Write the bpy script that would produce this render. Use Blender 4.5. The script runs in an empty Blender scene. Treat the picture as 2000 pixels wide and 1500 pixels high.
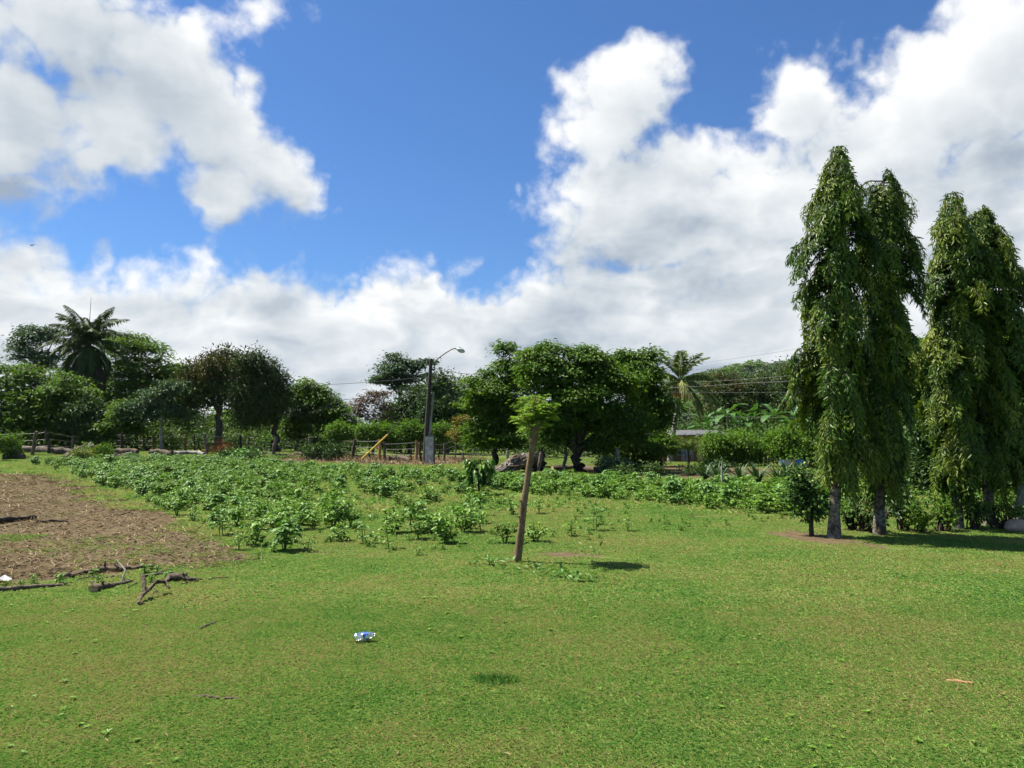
import bpy, math, random
import numpy as np
from mathutils import Vector, Matrix, Euler

R = math.radians
rng = np.random.default_rng(7)
random.seed(7)
S = bpy.context.scene
COL = S.collection

# ------------------------------------------------------------------ camera
CAM_H = 1.65
PITCH = math.atan((855 - 750) / 1511.0)
cam_data = bpy.data.cameras.new('camera')
cam = bpy.data.objects.new('camera', cam_data)
COL.objects.link(cam)
cam_data.sensor_width = 36.0
cam_data.lens = 36.0 * 1511.0 / 2000.0
cam_data.clip_start = 0.05
cam_data.clip_end = 6000
cam.location = (0, 0, CAM_H)
cam.rotation_euler = (math.pi / 2 + PITCH, 0, 0)
S.camera = cam

# ------------------------------------------------------------------ colour management, render
S.render.engine = 'CYCLES'
S.view_settings.view_transform = 'Standard'
S.view_settings.look = 'None'
S.view_settings.exposure = 1.3
S.view_settings.gamma = 1.0
S.view_settings.use_curve_mapping = False
S.cycles.max_bounces = 6
S.cycles.diffuse_bounces = 3
S.cycles.glossy_bounces = 2
S.cycles.transmission_bounces = 5
S.cycles.transparent_max_bounces = 8
S.cycles.volume_bounces = 0
S.cycles.caustics_reflective = False
S.cycles.caustics_refractive = False

# ------------------------------------------------------------------ sun: from the left and a little beyond, 60 degrees up
SUN = Vector((-1.04, 0.42, 1.95)).normalized()
SUN_EL = math.asin(SUN.z)
SUN_AZ = math.atan2(SUN.x, SUN.y)          # clockwise from +Y
sd = bpy.data.lights.new('sun', 'SUN')
sd.energy = 5.0
sd.angle = R(0.53)
sd.color = (1.0, 0.93, 0.80)
sun = bpy.data.objects.new('sun', sd)
COL.objects.link(sun)
sun.location = (-20, 10, 40)
sun.rotation_euler = (-SUN).to_track_quat('-Z', 'Y').to_euler()


class NT:
    """small node-tree helper"""
    def __init__(self, tree):
        self.t = tree
        self.n = tree.nodes
        self.l = tree.links

    def add(self, kind, ins=None, out=0, **props):
        nd = self.n.new(kind)
        for k, v in props.items():
            setattr(nd, k, v)
        for k, v in (ins or {}).items():
            s = nd.inputs[k]
            if isinstance(v, bpy.types.NodeSocket):
                self.l.new(v, s)
            else:
                s.default_value = v
        return nd if out is None else nd.outputs[out]

    def m(self, op, a, b=0.0, c=0.0, clamp=False):
        return self.add('ShaderNodeMath', {0: a, 1: b, 2: c}, operation=op, use_clamp=clamp)

    def vm(self, op, a, b=(0, 0, 0), c=(0, 0, 0), out=0):
        ins = {0: a, 1: b}
        if op == 'MULTIPLY_ADD':
            ins[2] = c
        return self.add('ShaderNodeVectorMath', ins, out=out, operation=op)

    def rng(self, x, a, b, c=0.0, d=1.0, interp='LINEAR'):
        return self.add('ShaderNodeMapRange', {0: x, 1: a, 2: b, 3: c, 4: d}, interpolation_type=interp)

    def mix(self, f, a, b, mode='MIX'):
        nd = self.n.new('ShaderNodeMix')
        nd.data_type = 'RGBA'
        nd.blend_type = mode
        for s, v in ((nd.inputs[0], f), (nd.inputs[6], a), (nd.inputs[7], b)):
            if isinstance(v, bpy.types.NodeSocket):
                self.l.new(v, s)
            elif isinstance(v, (int, float)):
                s.default_value = v
            else:
                s.default_value = tuple(v) + ((1.0,) if len(v) == 3 else ())
        return nd.outputs[2]

    def noise(self, vec, scale, detail=2.0, rough=0.5, lac=2.0, dist=0.0, out='Fac', dim='3D'):
        ins = {'Scale': scale, 'Detail': detail, 'Roughness': rough, 'Lacunarity': lac, 'Distortion': dist}
        if vec is not None:
            ins['Vector'] = vec
        return self.add('ShaderNodeTexNoise', ins, out=out, noise_dimensions=dim)

    def ramp(self, f, stops, interp='LINEAR'):
        nd = self.n.new('ShaderNodeValToRGB')
        nd.color_ramp.interpolation = interp
        e = nd.color_ramp.elements
        while len(e) < len(stops):
            e.new(0.5)
        for el, (p, c) in zip(e, stops):
            el.position = p
            el.color = tuple(c) + (1.0,)
        self.l.new(f, nd.inputs[0])
        return nd.outputs[0]


def pix_dir(px, py):
    """world direction seen at a photograph pixel (used to read angles off the photograph)"""
    x, y = (px - 1000) / 1511.0, (750 - py) / 1511.0
    v = Vector((x, math.cos(PITCH) - y * math.sin(PITCH), math.sin(PITCH) + y * math.cos(PITCH)))
    return v.normalized()


def pix_ang(px, py):
    v = pix_dir(px, py)
    return math.atan2(v.x, v.y), math.asin(v.z)
# ------------------------------------------------------------------ world: clear blue sky with cumulus
world = bpy.data.worlds.new('World')
S.world = world
world.use_nodes = True
world.cycles.sampling_method = 'MANUAL'
world.cycles.sample_map_resolution = 256


def cloud_group():
    """density of the cloud cover in a direction; banks are set by azimuth / elevation, ragged by noise"""
    g = bpy.data.node_groups.new('cloud_cover', 'ShaderNodeTree')
    g.interface.new_socket('Vector', in_out='INPUT', socket_type='NodeSocketVector')
    g.interface.new_socket('Density', in_out='OUTPUT', socket_type='NodeSocketFloat')
    g.interface.new_socket('Body', in_out='OUTPUT', socket_type='NodeSocketFloat')
    t = NT(g)
    gi = g.nodes.new('NodeGroupInput')
    go = g.nodes.new('NodeGroupOutput')
    p = gi.outputs[0]
    w = t.noise(p, 5.0, 2.0, 0.6, out='Color')
    w = t.vm('SUBTRACT', w, (0.5, 0.5, 0.5))
    q = t.vm('MULTIPLY_ADD', w, (0.10, 0.10, 0.10), p)
    sx = t.add('ShaderNodeSeparateXYZ', {0: q}, out=None)
    u = t.m('ARCTAN2', sx.outputs[0], sx.outputs[1])
    v = t.m('ARCSINE', sx.outputs[2])
    uv = t.add('ShaderNodeCombineXYZ', {0: u, 1: v})
    # low bank along the horizon: its top edge against azimuth
    tops = [(-700, 400), (-300, 330), (-60, 400), (30, 436), (130, 482), (250, 490), (340, 492), (440, 520), (505, 478), (565, 474),
            (630, 500), (720, 515), (810, 508), (870, 524), (960, 518), (1015, 512), (1070, 494), (1115, 520),
            (1180, 480), (1240, 500), (1310, 480), (1500, 430), (2000, 300), (2400, 260)]
    u0, u1 = -0.9, 0.9
    fc = t.n.new('ShaderNodeFloatCurve')
    cm = fc.mapping
    cm.extend = 'HORIZONTAL'
    c = cm.curves[0]
    pts = []
    for px, py in tops:
        a, e = pix_ang(px, py)
        pts.append(((a - u0) / (u1 - u0), e / 0.6))
    pts = [(0.0, 0.42)] + [q_ for q_ in pts if 0.01 < q_[0] < 0.99] + [(1.0, 0.5)]
    c.points[0].location = pts[0]
    c.points[-1].location = pts[-1]
    for q_ in pts[1:-1]:
        c.points.new(*q_)
    cm.update()
    g.links.new(t.rng(u, u0, u1), fc.inputs['Value'])
    top = t.m('MULTIPLY', fc.outputs[0], 0.6)
    field = t.m('MULTIPLY', t.m('SUBTRACT', top, v), 9.0)
    field = t.m('MINIMUM', field, 0.9)
    # separate heaps
    blobs = [(30, 220, 280, 165, 0), (90, 50, 240, 150, 0), (1210, 395, 190, 120, 0), (1290, 470, 260, 80, 0), (1300, 545, 240, 60, 0), (340, 160, 165, 120, 0), (200, 240, 230, 120, 0),
             (440, 300, 195, 115, -25), (530, 350, 170, 75, -35), (430, 370, 100, 70, 0), (170, 320, 80, 40, 0), (380, 240, 180, 120, 0),
             (1240, 190, 135, 100, 15), (1210, 260, 140, 85, 0), (1300, 380, 270, 120, 0), (1160, 430, 110, 80, 0),
             (1545, 240, 95, 110, 0), (1700, 300, 260, 160, 25), (1860, 190, 220, 150, 30), (1980, 110, 200, 160, 20),
             (1500, 420, 420, 150, 0), (1900, 420, 300, 250, 0), (2250, 60, 320, 260, 0), (-350, 180, 330, 200, 0),
             (520, 65, 95, 45, 30), (490, 150, 50, 42, 0)]
    for (px, py, rx, ry, rot) in blobs:
        a, e = pix_ang(px, py)
        k = 1511.0 / math.cos(a)
        mp = t.add('ShaderNodeMapping', {0: uv, 1: (a, e, 0), 2: (0, 0, R(rot)), 3: (rx / k, ry / k, 1)}, vector_type='TEXTURE')
        amp = 0.55 if rx < 100 and py < 160 else 1.0
        d = t.m('MULTIPLY_ADD', t.vm('LENGTH', mp, out=1), -1.0 * amp, 1.0 * amp if amp == 1.0 else 0.42)
        field = t.m('SMOOTH_MAX', field, d, 0.12)
    # beyond what the photograph shows the same broken cover goes on
    far = t.noise(p, 2.2, 2.0, 0.5)
    far = t.rng(far, 0.46, 0.70, -0.8, 0.9)
    out_u = t.rng(t.m('ABSOLUTE', u), 0.72, 0.95, 0, 1, 'SMOOTHSTEP')
    out_v = t.rng(v, 0.52, 0.72, 0, 1, 'SMOOTHSTEP')
    field = t.add('ShaderNodeMix', {0: t.m('MAXIMUM', out_u, out_v), 2: field, 3: far}, data_type='FLOAT')
    # ragged, billowing detail
    n1 = t.noise(p, 9.0, 6.0, 0.58, 2.3)
    n2 = t.noise(q, 15.0, 2.0, 0.5, 2.3)
    bil = t.m('ABSOLUTE', t.m('SUBTRACT', n2, 0.5))
    det = t.m('MULTIPLY_ADD', t.m('SUBTRACT', n1, 0.5), 1.7, t.m('MULTIPLY_ADD', bil, 1.6, -0.16))
    dens = t.m('ADD', field, det)
    g.links.new(dens, go.inputs[0])
    g.links.new(field, go.inputs[1])
    return g


def build_world():
    t = NT(world.node_tree)
    t.n.clear()
    sky = t.add('ShaderNodeTexSky', {}, out=None, sky_type='NISHITA', sun_disc=False, sun_elevation=SUN_EL, sun_rotation=SUN_AZ,
                altitude=0, air_density=1.0, dust_density=0.4, ozone_density=3.0)
    tc = t.add('ShaderNodeTexCoord', {}, out='Generated')
    p = t.vm('NORMALIZE', tc)
    grp = cloud_group()
    a = t.n.new('ShaderNodeGroup'); a.node_tree = grp
    b = t.n.new('ShaderNodeGroup'); b.node_tree = grp
    t.l.new(p, a.inputs[0])
    t.l.new(t.vm('ADD', p, tuple(SUN * 0.05)), b.inputs[0])
    d0, body, d1 = a.outputs[0], a.outputs[1], b.outputs[0]
    alpha = t.rng(d0, -0.08, 0.46, 0, 1, 'SMOOTHSTEP')
    # lit where the cover thins towards the sun, grey where much cloud stands in front of it
    lit = t.m('SUBTRACT', d0, d1)
    shade = t.m('MULTIPLY_ADD', lit, t.rng(body, 0.1, 0.9, 0.55, 0.24), 0.62)
    shade = t.m('MULTIPLY_ADD', t.rng(d0, 0.3, 1.6), -0.22, shade)
    big = t.noise(p, 4.0, 3.0, 0.5)
    shade = t.m('MULTIPLY_ADD', t.m('SUBTRACT', big, 0.5), 1.2, shade)
    # stacked heaps inside the bank: tops catch the light, undersides are grey
    sx = t.add('ShaderNodeSeparateXYZ', {0: p}, out=None)
    cu = t.add('ShaderNodeCombineXYZ', {0: t.m('ARCTAN2', sx.outputs[0], sx.outputs[1]), 1: t.m('MULTIPLY', sx.outputs[2], 2.3), 2: 0.0})
    wv = t.vm('MULTIPLY_ADD', t.vm('SUBTRACT', t.noise(cu, 9.0, 2.0, 0.5, out='Color', dim='2D'), (0.5, 0.5, 0.5)), (0.08, 0.08, 0.0), cu)
    na = t.noise(wv, 6.5, 4.0, 0.52, dim='2D')
    nb = t.noise(t.vm('ADD', wv, (-0.02, 0.05, 0.0)), 6.5, 4.0, 0.52, dim='2D')
    low = t.rng(sx.outputs[2], 0.24, 0.36, 1.0, 0.3)
    shade = t.m('ADD', t.m('MULTIPLY_ADD', t.m('SUBTRACT', na, nb), t.m('MULTIPLY', low, 1.1), shade), t.m('MULTIPLY_ADD', low, -0.14, 0.06))
    col = t.ramp(shade, [(0.06, (0.150, 0.180, 0.218)), (0.36, (0.235, 0.262, 0.288)), (0.66, (0.325, 0.342, 0.355)), (0.92, (0.415, 0.418, 0.42))])
    skyc = t.vm('MULTIPLY', sky.outputs[0], (0.0252, 0.0394, 0.0556))
    mixc = t.mix(alpha, skyc, col)
    bg = t.add('ShaderNodeBackground', {0: mixc, 1: 1.0})
    o = t.n.new('ShaderNodeOutputWorld')
    t.l.new(bg, o.inputs[0])


build_world()
# ------------------------------------------------------------------ geometry helpers
CAMP = Vector((0, 0, CAM_H))


def gz(x, y):
    """gentle unevenness of the ground"""
    x = np.asarray(x, float); y = np.asarray(y, float)
    k = np.clip(np.hypot(x, y) / 26.0, 0.10, 1.0)
    z = 0.022 * np.sin(0.9 * x + 0.35 * y) + 0.018 * np.sin(0.8 * y - 0.6 * x + 1.0) + 0.010 * np.sin(2.3 * x + 1.7 * y)
    z = z + 0.35 * np.exp(-(((x + 21.5) / 5.0) ** 2 + ((y - 44.0) / 3.5) ** 2))
    # the ground behind the crop steps up a little on the left
    s1 = np.clip((y - 50.0) / 9.0, 0, 1); s2 = np.clip((-x - 10.0) / 8.0, 0, 1)
    return z * k + 0.55 * (s1 * s1 * (3 - 2 * s1)) * (s2 * s2 * (3 - 2 * s2))


def W(px, py, d):
    """point at distance d from the camera plane that the photograph shows at (px, py)"""
    v = pix_dir(px, py)
    return CAMP + v * (d / v.y)


def G(px, py):
    """where the photograph's pixel meets the ground"""
    v = pix_dir(px, py)
    t = np.concatenate([np.arange(2.0, 130.0, 0.1), [min(400.0, -CAM_H / v.z / 1.0) if v.z < 0 else 400.0]])
    q = np.array(tuple(CAMP))[None, :] + np.array(tuple(v))[None, :] * t[:, None]
    below = np.nonzero(q[:, 2] <= gz(q[:, 0], q[:, 1]))[0]
    if len(below) == 0:
        return Vector(q[-1])
    i = below[0]
    if i > 0:
        a = q[i - 1, 2] - float(gz(q[i - 1, 0], q[i - 1, 1])); b = float(gz(q[i, 0], q[i, 1])) - q[i, 2]
        return Vector(q[i - 1] + (q[i] - q[i - 1]) * (a / max(a + b, 1e-9)))
    return Vector(q[i])


def GP(px, py):
    p = G(px, py)
    return Vector((p.x, p.y, float(gz(p.x, p.y))))


def norm(a):
    a = np.asarray(a, float)
    return a / np.maximum(np.linalg.norm(a, axis=-1, keepdims=True), 1e-9)


def rdir(n):
    return norm(rng.normal(size=(n, 3)))


class MB:
    """collects shapes and links them as one mesh object"""
    def __init__(self):
        self.v, self.t, self.fi, self.fs, self.fm, self.sm = [], [], [], [], [], []
        self.n = 0

    def raw(self, v, faces, tint=0.5, mat=0, smooth=False):
        v = np.asarray(v, float).reshape(-1, 3)
        self.v.append(v)
        self.t.append(np.broadcast_to(np.asarray(tint, float), (len(v),)).copy())
        if isinstance(faces, np.ndarray):
            f = faces.astype(np.int64) + self.n
            self.fi.append(f.ravel())
            self.fs.append(np.full(len(f), f.shape[1], np.int64))
            self.fm.append(np.full(len(f), mat, np.int32))
            self.sm.append(np.full(len(f), smooth, bool))
        else:
            for f in faces:
                self.fi.append(np.asarray(f, np.int64) + self.n)
            self.fs.append(np.array([len(f) for f in faces], np.int64))
            self.fm.append(np.full(len(faces), mat, np.int32))
            self.sm.append(np.full(len(faces), smooth, bool))
        self.n += len(v)
        return self

    def tube(self, pts, rad, n=8, mat=0, tint=0.5, wob=0.0, caps=True, capmat=None, smooth=True):
        pts = np.asarray([tuple(p) for p in pts], float)
        m = len(pts)
        rad = np.broadcast_to(np.asarray(rad, float), (m,))
        tan = norm(np.gradient(pts, axis=0))
        ref = np.array([0.31, 0.82, 0.47]) if abs(tan[0, 2]) > 0.7 else np.array([0.0, 0.0, 1.0])
        a = norm(np.cross(tan, ref)); b = np.cross(tan, a)
        th = np.linspace(0, 2 * math.pi, n, endpoint=False)
        rr = rad[:, None] * (1 + wob * rng.normal(size=(m, n)) * 0.5 + wob * np.sin(th * 2 + np.arange(m)[:, None] * 0.7) * 0.5)
        v = pts[:, None, :] + rr[..., None] * (np.cos(th)[None, :, None] * a[:, None, :] + np.sin(th)[None, :, None] * b[:, None, :])
        i = np.arange(m - 1)[:, None] * n
        j = np.arange(n)[None, :]; k = (j + 1) % n
        f = np.stack([i + j, i + k, i + n + k, i + n + j], -1).reshape(-1, 4)
        self.raw(v.reshape(-1, 3), f, tint, mat, smooth)
        if caps:
            cm = mat if capmat is None else capmat
            self.raw(v[0], [tuple(range(n))[::-1]], tint, cm)
            self.raw(v[-1], [tuple(range(n))], tint, cm)
        return self

    def box(self, c, s, rot=(0, 0, 0), mat=0, tint=0.5):
        x, y, z = [q / 2 for q in s]
        v = np.array([(-x, -y, -z), (x, -y, -z), (x, y, -z), (-x, y, -z), (-x, -y, z), (x, -y, z), (x, y, z), (-x, y, z)])
        M = np.array(Euler(rot).to_matrix())
        v = v @ M.T + np.array(tuple(c))
        return self.raw(v, [(0, 3, 2, 1), (4, 5, 6, 7), (0, 1, 5, 4), (1, 2, 6, 5), (2, 3, 7, 6), (3, 0, 4, 7)], tint, mat)

    def leaves(self, pos, axis, nrm, L, Wd, tint=0.5, fold=0.15, droop=0.1, hi=False, mat=0):
        pos = np.asarray(pos, float); N = len(pos)
        if N == 0:
            return self
        axis = norm(axis)
        nrm = np.asarray(nrm, float)
        nrm = norm(nrm - axis * np.sum(nrm * axis, -1, keepdims=True))
        side = np.cross(axis, nrm)
        L = np.broadcast_to(np.asarray(L, float), (N,))[:, None]
        Wd = np.broadcast_to(np.asarray(Wd, float), (N,))[:, None]
        tint = np.broadcast_to(np.asarray(tint, float), (N,))
        up = nrm * fold * Wd
        dn = nrm * droop * L
        l = pos + axis * L * 0.45 + side * Wd * 0.5 + up
        r = pos + axis * L * 0.45 - side * Wd * 0.5 + up
        tip = pos + axis * L - dn
        if hi:
            mid = pos + axis * L * 0.5 - dn * 0.2
            l2 = pos + axis * L * 0.72 + side * Wd * 0.34 + up * 0.6 - dn * 0.5
            r2 = pos + axis * L * 0.72 - side * Wd * 0.34 + up * 0.6 - dn * 0.5
            l = pos + axis * L * 0.32 + side * Wd * 0.48 + up
            r = pos + axis * L * 0.32 - side * Wd * 0.48 + up
            v = np.stack([pos, l, l2, tip, r2, r, mid], 1).reshape(-1, 3)
            o = np.arange(N)[:, None] * 7
            f = np.concatenate([o + np.array([[0, 6, 1]]), o + np.array([[1, 6, 2]]), o + np.array([[2, 6, 3]]),
                                o + np.array([[0, 5, 6]]), o + np.array([[5, 4, 6]]), o + np.array([[4, 3, 6]])])
            return self.raw(v, f, np.repeat(tint, 7), mat)
        v = np.stack([pos, l, tip, r], 1).reshape(-1, 3)
        o = np.arange(N)[:, None] * 4
        f = np.concatenate([o + np.array([[0, 3, 2]]), o + np.array([[0, 2, 1]])])
        return self.raw(v, f, np.repeat(tint, 4), mat)

    def mesh(self, name, mats):
        me = bpy.data.meshes.new(name)
        v = np.concatenate(self.v); t = np.concatenate(self.t)
        fi = np.concatenate(self.fi).astype(np.int32); fs = np.concatenate(self.fs)
        me.vertices.add(len(v)); me.vertices.foreach_set('co', v.astype(np.float32).ravel())
        me.loops.add(len(fi)); me.loops.foreach_set('vertex_index', fi)
        me.polygons.add(len(fs))
        st = np.concatenate([[0], np.cumsum(fs)[:-1]]).astype(np.int32)
        me.polygons.foreach_set('loop_start', st)
        me.polygons.foreach_set('material_index', np.concatenate(self.fm))
        me.polygons.foreach_set('use_smooth', np.concatenate(self.sm))
        at = me.attributes.new('tint', 'FLOAT', 'POINT')
        at.data.foreach_set('value', t.astype(np.float32))
        for m in (mats if isinstance(mats, (list, tuple)) else [mats]):
            me.materials.append(m)
        me.update(calc_edges=True)
        return me

    def build(self, name, mats, parent=None, at=None):
        """one object; its origin is put at `at` (world) when given, or stays at the parent's"""
        if at is not None:
            o = np.array(tuple(at))
            self.v = [q - o for q in self.v]
        ob = bpy.data.objects.new(name, self.mesh(name, mats))
        COL.objects.link(ob)
        if parent is not None:
            ob.parent = parent
            w = world_loc(parent)
            if at is not None:
                ob.location = Vector(at) - w
            else:
                ob.location = -w
        elif at is not None:
            ob.location = at
        return ob


def world_loc(o):
    p = Vector((0, 0, 0))
    while o is not None:
        p = p + o.location
        o = o.parent
    return p


def tag(o, label=None, cat=None, group=None, kind=None):
    if label: o['label'] = label
    if cat: o['category'] = cat
    if group: o['group'] = group
    if kind: o['kind'] = kind
    return o


def thing(name, label, cat, loc, group=None):
    o = bpy.data.objects.new(name, None)
    COL.objects.link(o)
    o.location = loc
    o.empty_display_size = 0.2
    return tag(o, label, cat, group)


def curve(a, b, sag=0.0, n=8, bow=(0, 0, 0)):
    a, b, bow = np.array(tuple(a)), np.array(tuple(b)), np.array(bow, float)
    t = np.linspace(0, 1, n)[:, None]
    p = a * (1 - t) + b * t + bow * (4 * t * (1 - t))
    p[:, 2] -= (4 * t * (1 - t) * sag)[:, 0]
    return p


def wander(a, b, n, amp):
    p = curve(a, b, n=n)
    w = rng.normal(size=p.shape) * amp
    w[0] = 0; w[-1] *= 0.3
    return p + w


# ------------------------------------------------------------------ materials
def new_mat(name):
    m = bpy.data.materials.new(name)
    m.use_nodes = True
    t = NT(m.node_tree)
    t.n.clear()
    return m, t


def finish(t, sh, disp=None):
    o = t.n.new('ShaderNodeOutputMaterial')
    t.l.new(sh, o.inputs[0])
    if disp is not None:
        t.l.new(disp, o.inputs[2])


def leaf_mat(name, c0, c1, c2, trans=0.36, rough=0.55, spec=0.18, var=0.35):
    """leaf: colour runs c0 > c1 > c2 with each leaf's own tint, light also comes through the blade"""
    m, t = new_mat(name)
    ti = t.add('ShaderNodeAttribute', {}, out='Fac', attribute_name='tint')
    geo = t.add('ShaderNodeNewGeometry', {}, out=None)
    n = t.noise(geo.outputs['Position'], 0.9, 2.0)
    f = t.m('ADD', ti, t.m('MULTIPLY', t.m('SUBTRACT', n, 0.5), var))
    col = t.ramp(f, [(0.0, c0), (0.5, c1), (1.0, c2)])
    p = t.add('ShaderNodeBsdfPrincipled', {'Base Color': col, 'Roughness': rough, 'Specular IOR Level': spec})
    tr = t.add('ShaderNodeBsdfTranslucent', {0: t.mix(1.0, col, (1.0, 1.1, 0.45), 'MULTIPLY')})
    finish(t, t.add('ShaderNodeMixShader', {0: trans, 1: p, 2: tr}))
    return m


def bark_mat(name, c0, c1, scale=6.0, stretch=(1, 1, 0.25), rough=0.9, bump=0.6, patch=None):
    m, t = new_mat(name)
    tc = t.add('ShaderNodeNewGeometry', {}, out='Position')
    q = t.vm('MULTIPLY', tc, stretch)
    n = t.noise(q, scale, 6.0, 0.65)
    col = t.mix(t.rng(n, 0.36, 0.66), c0, c1)
    if patch:
        pn = t.noise(tc, scale * 0.35, 4.0, 0.6)
        col = t.mix(t.rng(pn, 0.52, 0.60), col, patch)
    b = t.add('ShaderNodeBump', {'Strength': bump, 'Distance': 0.03, 'Height': n})
    p = t.add('ShaderNodeBsdfPrincipled', {'Base Color': col, 'Roughness': rough, 'Specular IOR Level': 0.15, 'Normal': b})
    finish(t, p)
    return m


def plain_mat(name, c, rough=0.6, var=0.15, scale=8.0, metal=0.0, spec=0.4, bump=0.0):
    m, t = new_mat(name)
    tc = t.add('ShaderNodeNewGeometry', {}, out='Position')
    n = t.noise(tc, scale, 5.0, 0.6)
    lo = tuple(x * (1 - var) for x in c); hi = tuple(min(1, x * (1 + var)) for x in c)
    col = t.mix(t.rng(n, 0.3, 0.7), lo, hi)
    ins = {'Base Color': col, 'Roughness': rough, 'Metallic': metal, 'Specular IOR Level': spec}
    if bump:
        ins['Normal'] = t.add('ShaderNodeBump', {'Strength': bump, 'Distance': 0.02, 'Height': n})
    finish(t, t.add('ShaderNodeBsdfPrincipled', ins))
    return m


M = {}
M['feather'] = leaf_mat('leaf_feathery', (0.030, 0.078, 0.009), (0.075, 0.155, 0.017), (0.170, 0.250, 0.032))
M['lime'] = leaf_mat('leaf_lime', (0.045, 0.105, 0.012), (0.085, 0.165, 0.020), (0.150, 0.230, 0.032))
M['under'] = leaf_mat('leaf_undergrowth', (0.020, 0.050, 0.008), (0.045, 0.095, 0.013), (0.105, 0.160, 0.024), trans=0.25)
M['dark'] = leaf_mat('leaf_dark_glossy', (0.020, 0.052, 0.012), (0.040, 0.090, 0.018), (0.090, 0.150, 0.030), trans=0.15, rough=0.5, spec=0.22)
M['mango'] = leaf_mat('leaf_mango', (0.018, 0.045, 0.010), (0.038, 0.078, 0.014), (0.105, 0.105, 0.020), trans=0.14, rough=0.5, spec=0.22, var=0.5)
M['mango_flush'] = leaf_mat('leaf_mango_flush', (0.040, 0.050, 0.010), (0.085, 0.070, 0.014), (0.150, 0.095, 0.022), trans=0.18, var=0.5)
M['bluegreen'] = leaf_mat('leaf_blue_green', (0.030, 0.075, 0.030), (0.050, 0.105, 0.040), (0.085, 0.150, 0.055), trans=0.2)
M['hedge'] = leaf_mat('leaf_pruned', (0.055, 0.125, 0.014), (0.095, 0.190, 0.020), (0.160, 0.260, 0.032))
M['brownleaf'] = leaf_mat('leaf_withered', (0.050, 0.030, 0.018), (0.100, 0.058, 0.034), (0.150, 0.100, 0.050), trans=0.1)
M['redleaf'] = leaf_mat('leaf_red_dead', (0.12, 0.035, 0.012), (0.22, 0.070, 0.022), (0.30, 0.13, 0.04), trans=0.1)
M['orangeleaf'] = leaf_mat('leaf_orange', (0.08, 0.12, 0.02), (0.15, 0.15, 0.02), (0.27, 0.15, 0.03))
M['poly'] = leaf_mat('leaf_mast_tree', (0.024, 0.066, 0.008), (0.072, 0.140, 0.014), (0.200, 0.245, 0.030), trans=0.30, rough=0.45, spec=0.3, var=0.3)
M['sprout'] = leaf_mat('leaf_sprout', (0.120, 0.210, 0.030), (0.190, 0.300, 0.050), (0.300, 0.410, 0.090), trans=0.32)
M['crop'] = leaf_mat('leaf_crop', (0.056, 0.140, 0.010), (0.105, 0.220, 0.019), (0.170, 0.290, 0.038), trans=0.25, rough=0.5, spec=0.25)
M['crop_blue'] = leaf_mat('leaf_crop_blue', (0.050, 0.130, 0.018), (0.085, 0.190, 0.032), (0.140, 0.265, 0.065), trans=0.2, rough=0.5, spec=0.25)
M['banana'] = leaf_mat('leaf_banana', (0.040, 0.110, 0.025), (0.070, 0.160, 0.040), (0.120, 0.220, 0.070), trans=0.3, rough=0.5, spec=0.22)
M['palm'] = leaf_mat('leaf_palm', (0.026, 0.060, 0.016), (0.050, 0.095, 0.022), (0.100, 0.150, 0.036), trans=0.18)
M['palm_dead'] = leaf_mat('leaf_palm_dead', (0.040, 0.034, 0.020), (0.065, 0.055, 0.030), (0.10, 0.085, 0.045), trans=0.08)
M['coco'] = leaf_mat('leaf_coconut', (0.080, 0.130, 0.022), (0.150, 0.200, 0.040), (0.300, 0.300, 0.100), trans=0.25)
M['agave'] = leaf_mat('leaf_strap', (0.035, 0.075, 0.030), (0.060, 0.110, 0.045), (0.11, 0.16, 0.07), trans=0.1)
M['litter'] = leaf_mat('dry_straw', (0.12, 0.080, 0.045), (0.26, 0.195, 0.110), (0.42, 0.34, 0.21), trans=0.05, rough=0.8)
M['bark'] = bark_mat('bark_grey_brown', (0.045, 0.036, 0.028), (0.150, 0.125, 0.100), 7)
M['bark_dark'] = bark_mat('bark_dark', (0.025, 0.020, 0.015), (0.085, 0.068, 0.050), 7)
M['bark_pale'] = bark_mat('bark_pale', (0.13, 0.12, 0.10), (0.32, 0.30, 0.27), 8)
M['bark_poly'] = bark_mat('bark_mast_tree', (0.055, 0.045, 0.036), (0.30, 0.265, 0.22), 16, (1, 1, 1.3), bump=1.0, patch=(0.060, 0.050, 0.040))
M['stake'] = bark_mat('bark_stake', (0.115, 0.072, 0.038), (0.230, 0.165, 0.100), 12, (1, 1, 0.5))
M['deadwood'] = bark_mat('dead_wood', (0.034, 0.026, 0.019), (0.17, 0.135, 0.100), 24, (1, 1, 1))
M['cut'] = bark_mat('cut_wood', (0.30, 0.20, 0.10), (0.48, 0.34, 0.19), 20, (1, 1, 1), bump=0.2)
M['post_grey'] = bark_mat('post_grey', (0.060, 0.048, 0.038), (0.20, 0.165, 0.130), 10)
M['post_orange'] = bark_mat('post_fresh_cut', (0.22, 0.115, 0.055), (0.36, 0.21, 0.11), 8, bump=0.3)
M['pole'] = bark_mat('pole_tarred_wood', (0.035, 0.030, 0.026), (0.085, 0.075, 0.065), 8, (1, 1, 0.1), bump=0.3)
M['wire'] = plain_mat('wire_grey', (0.16, 0.16, 0.16), 0.5, 0.1, metal=0.5)
M['cable'] = plain_mat('cable_black', (0.02, 0.02, 0.022), 0.5, 0.1)
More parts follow.
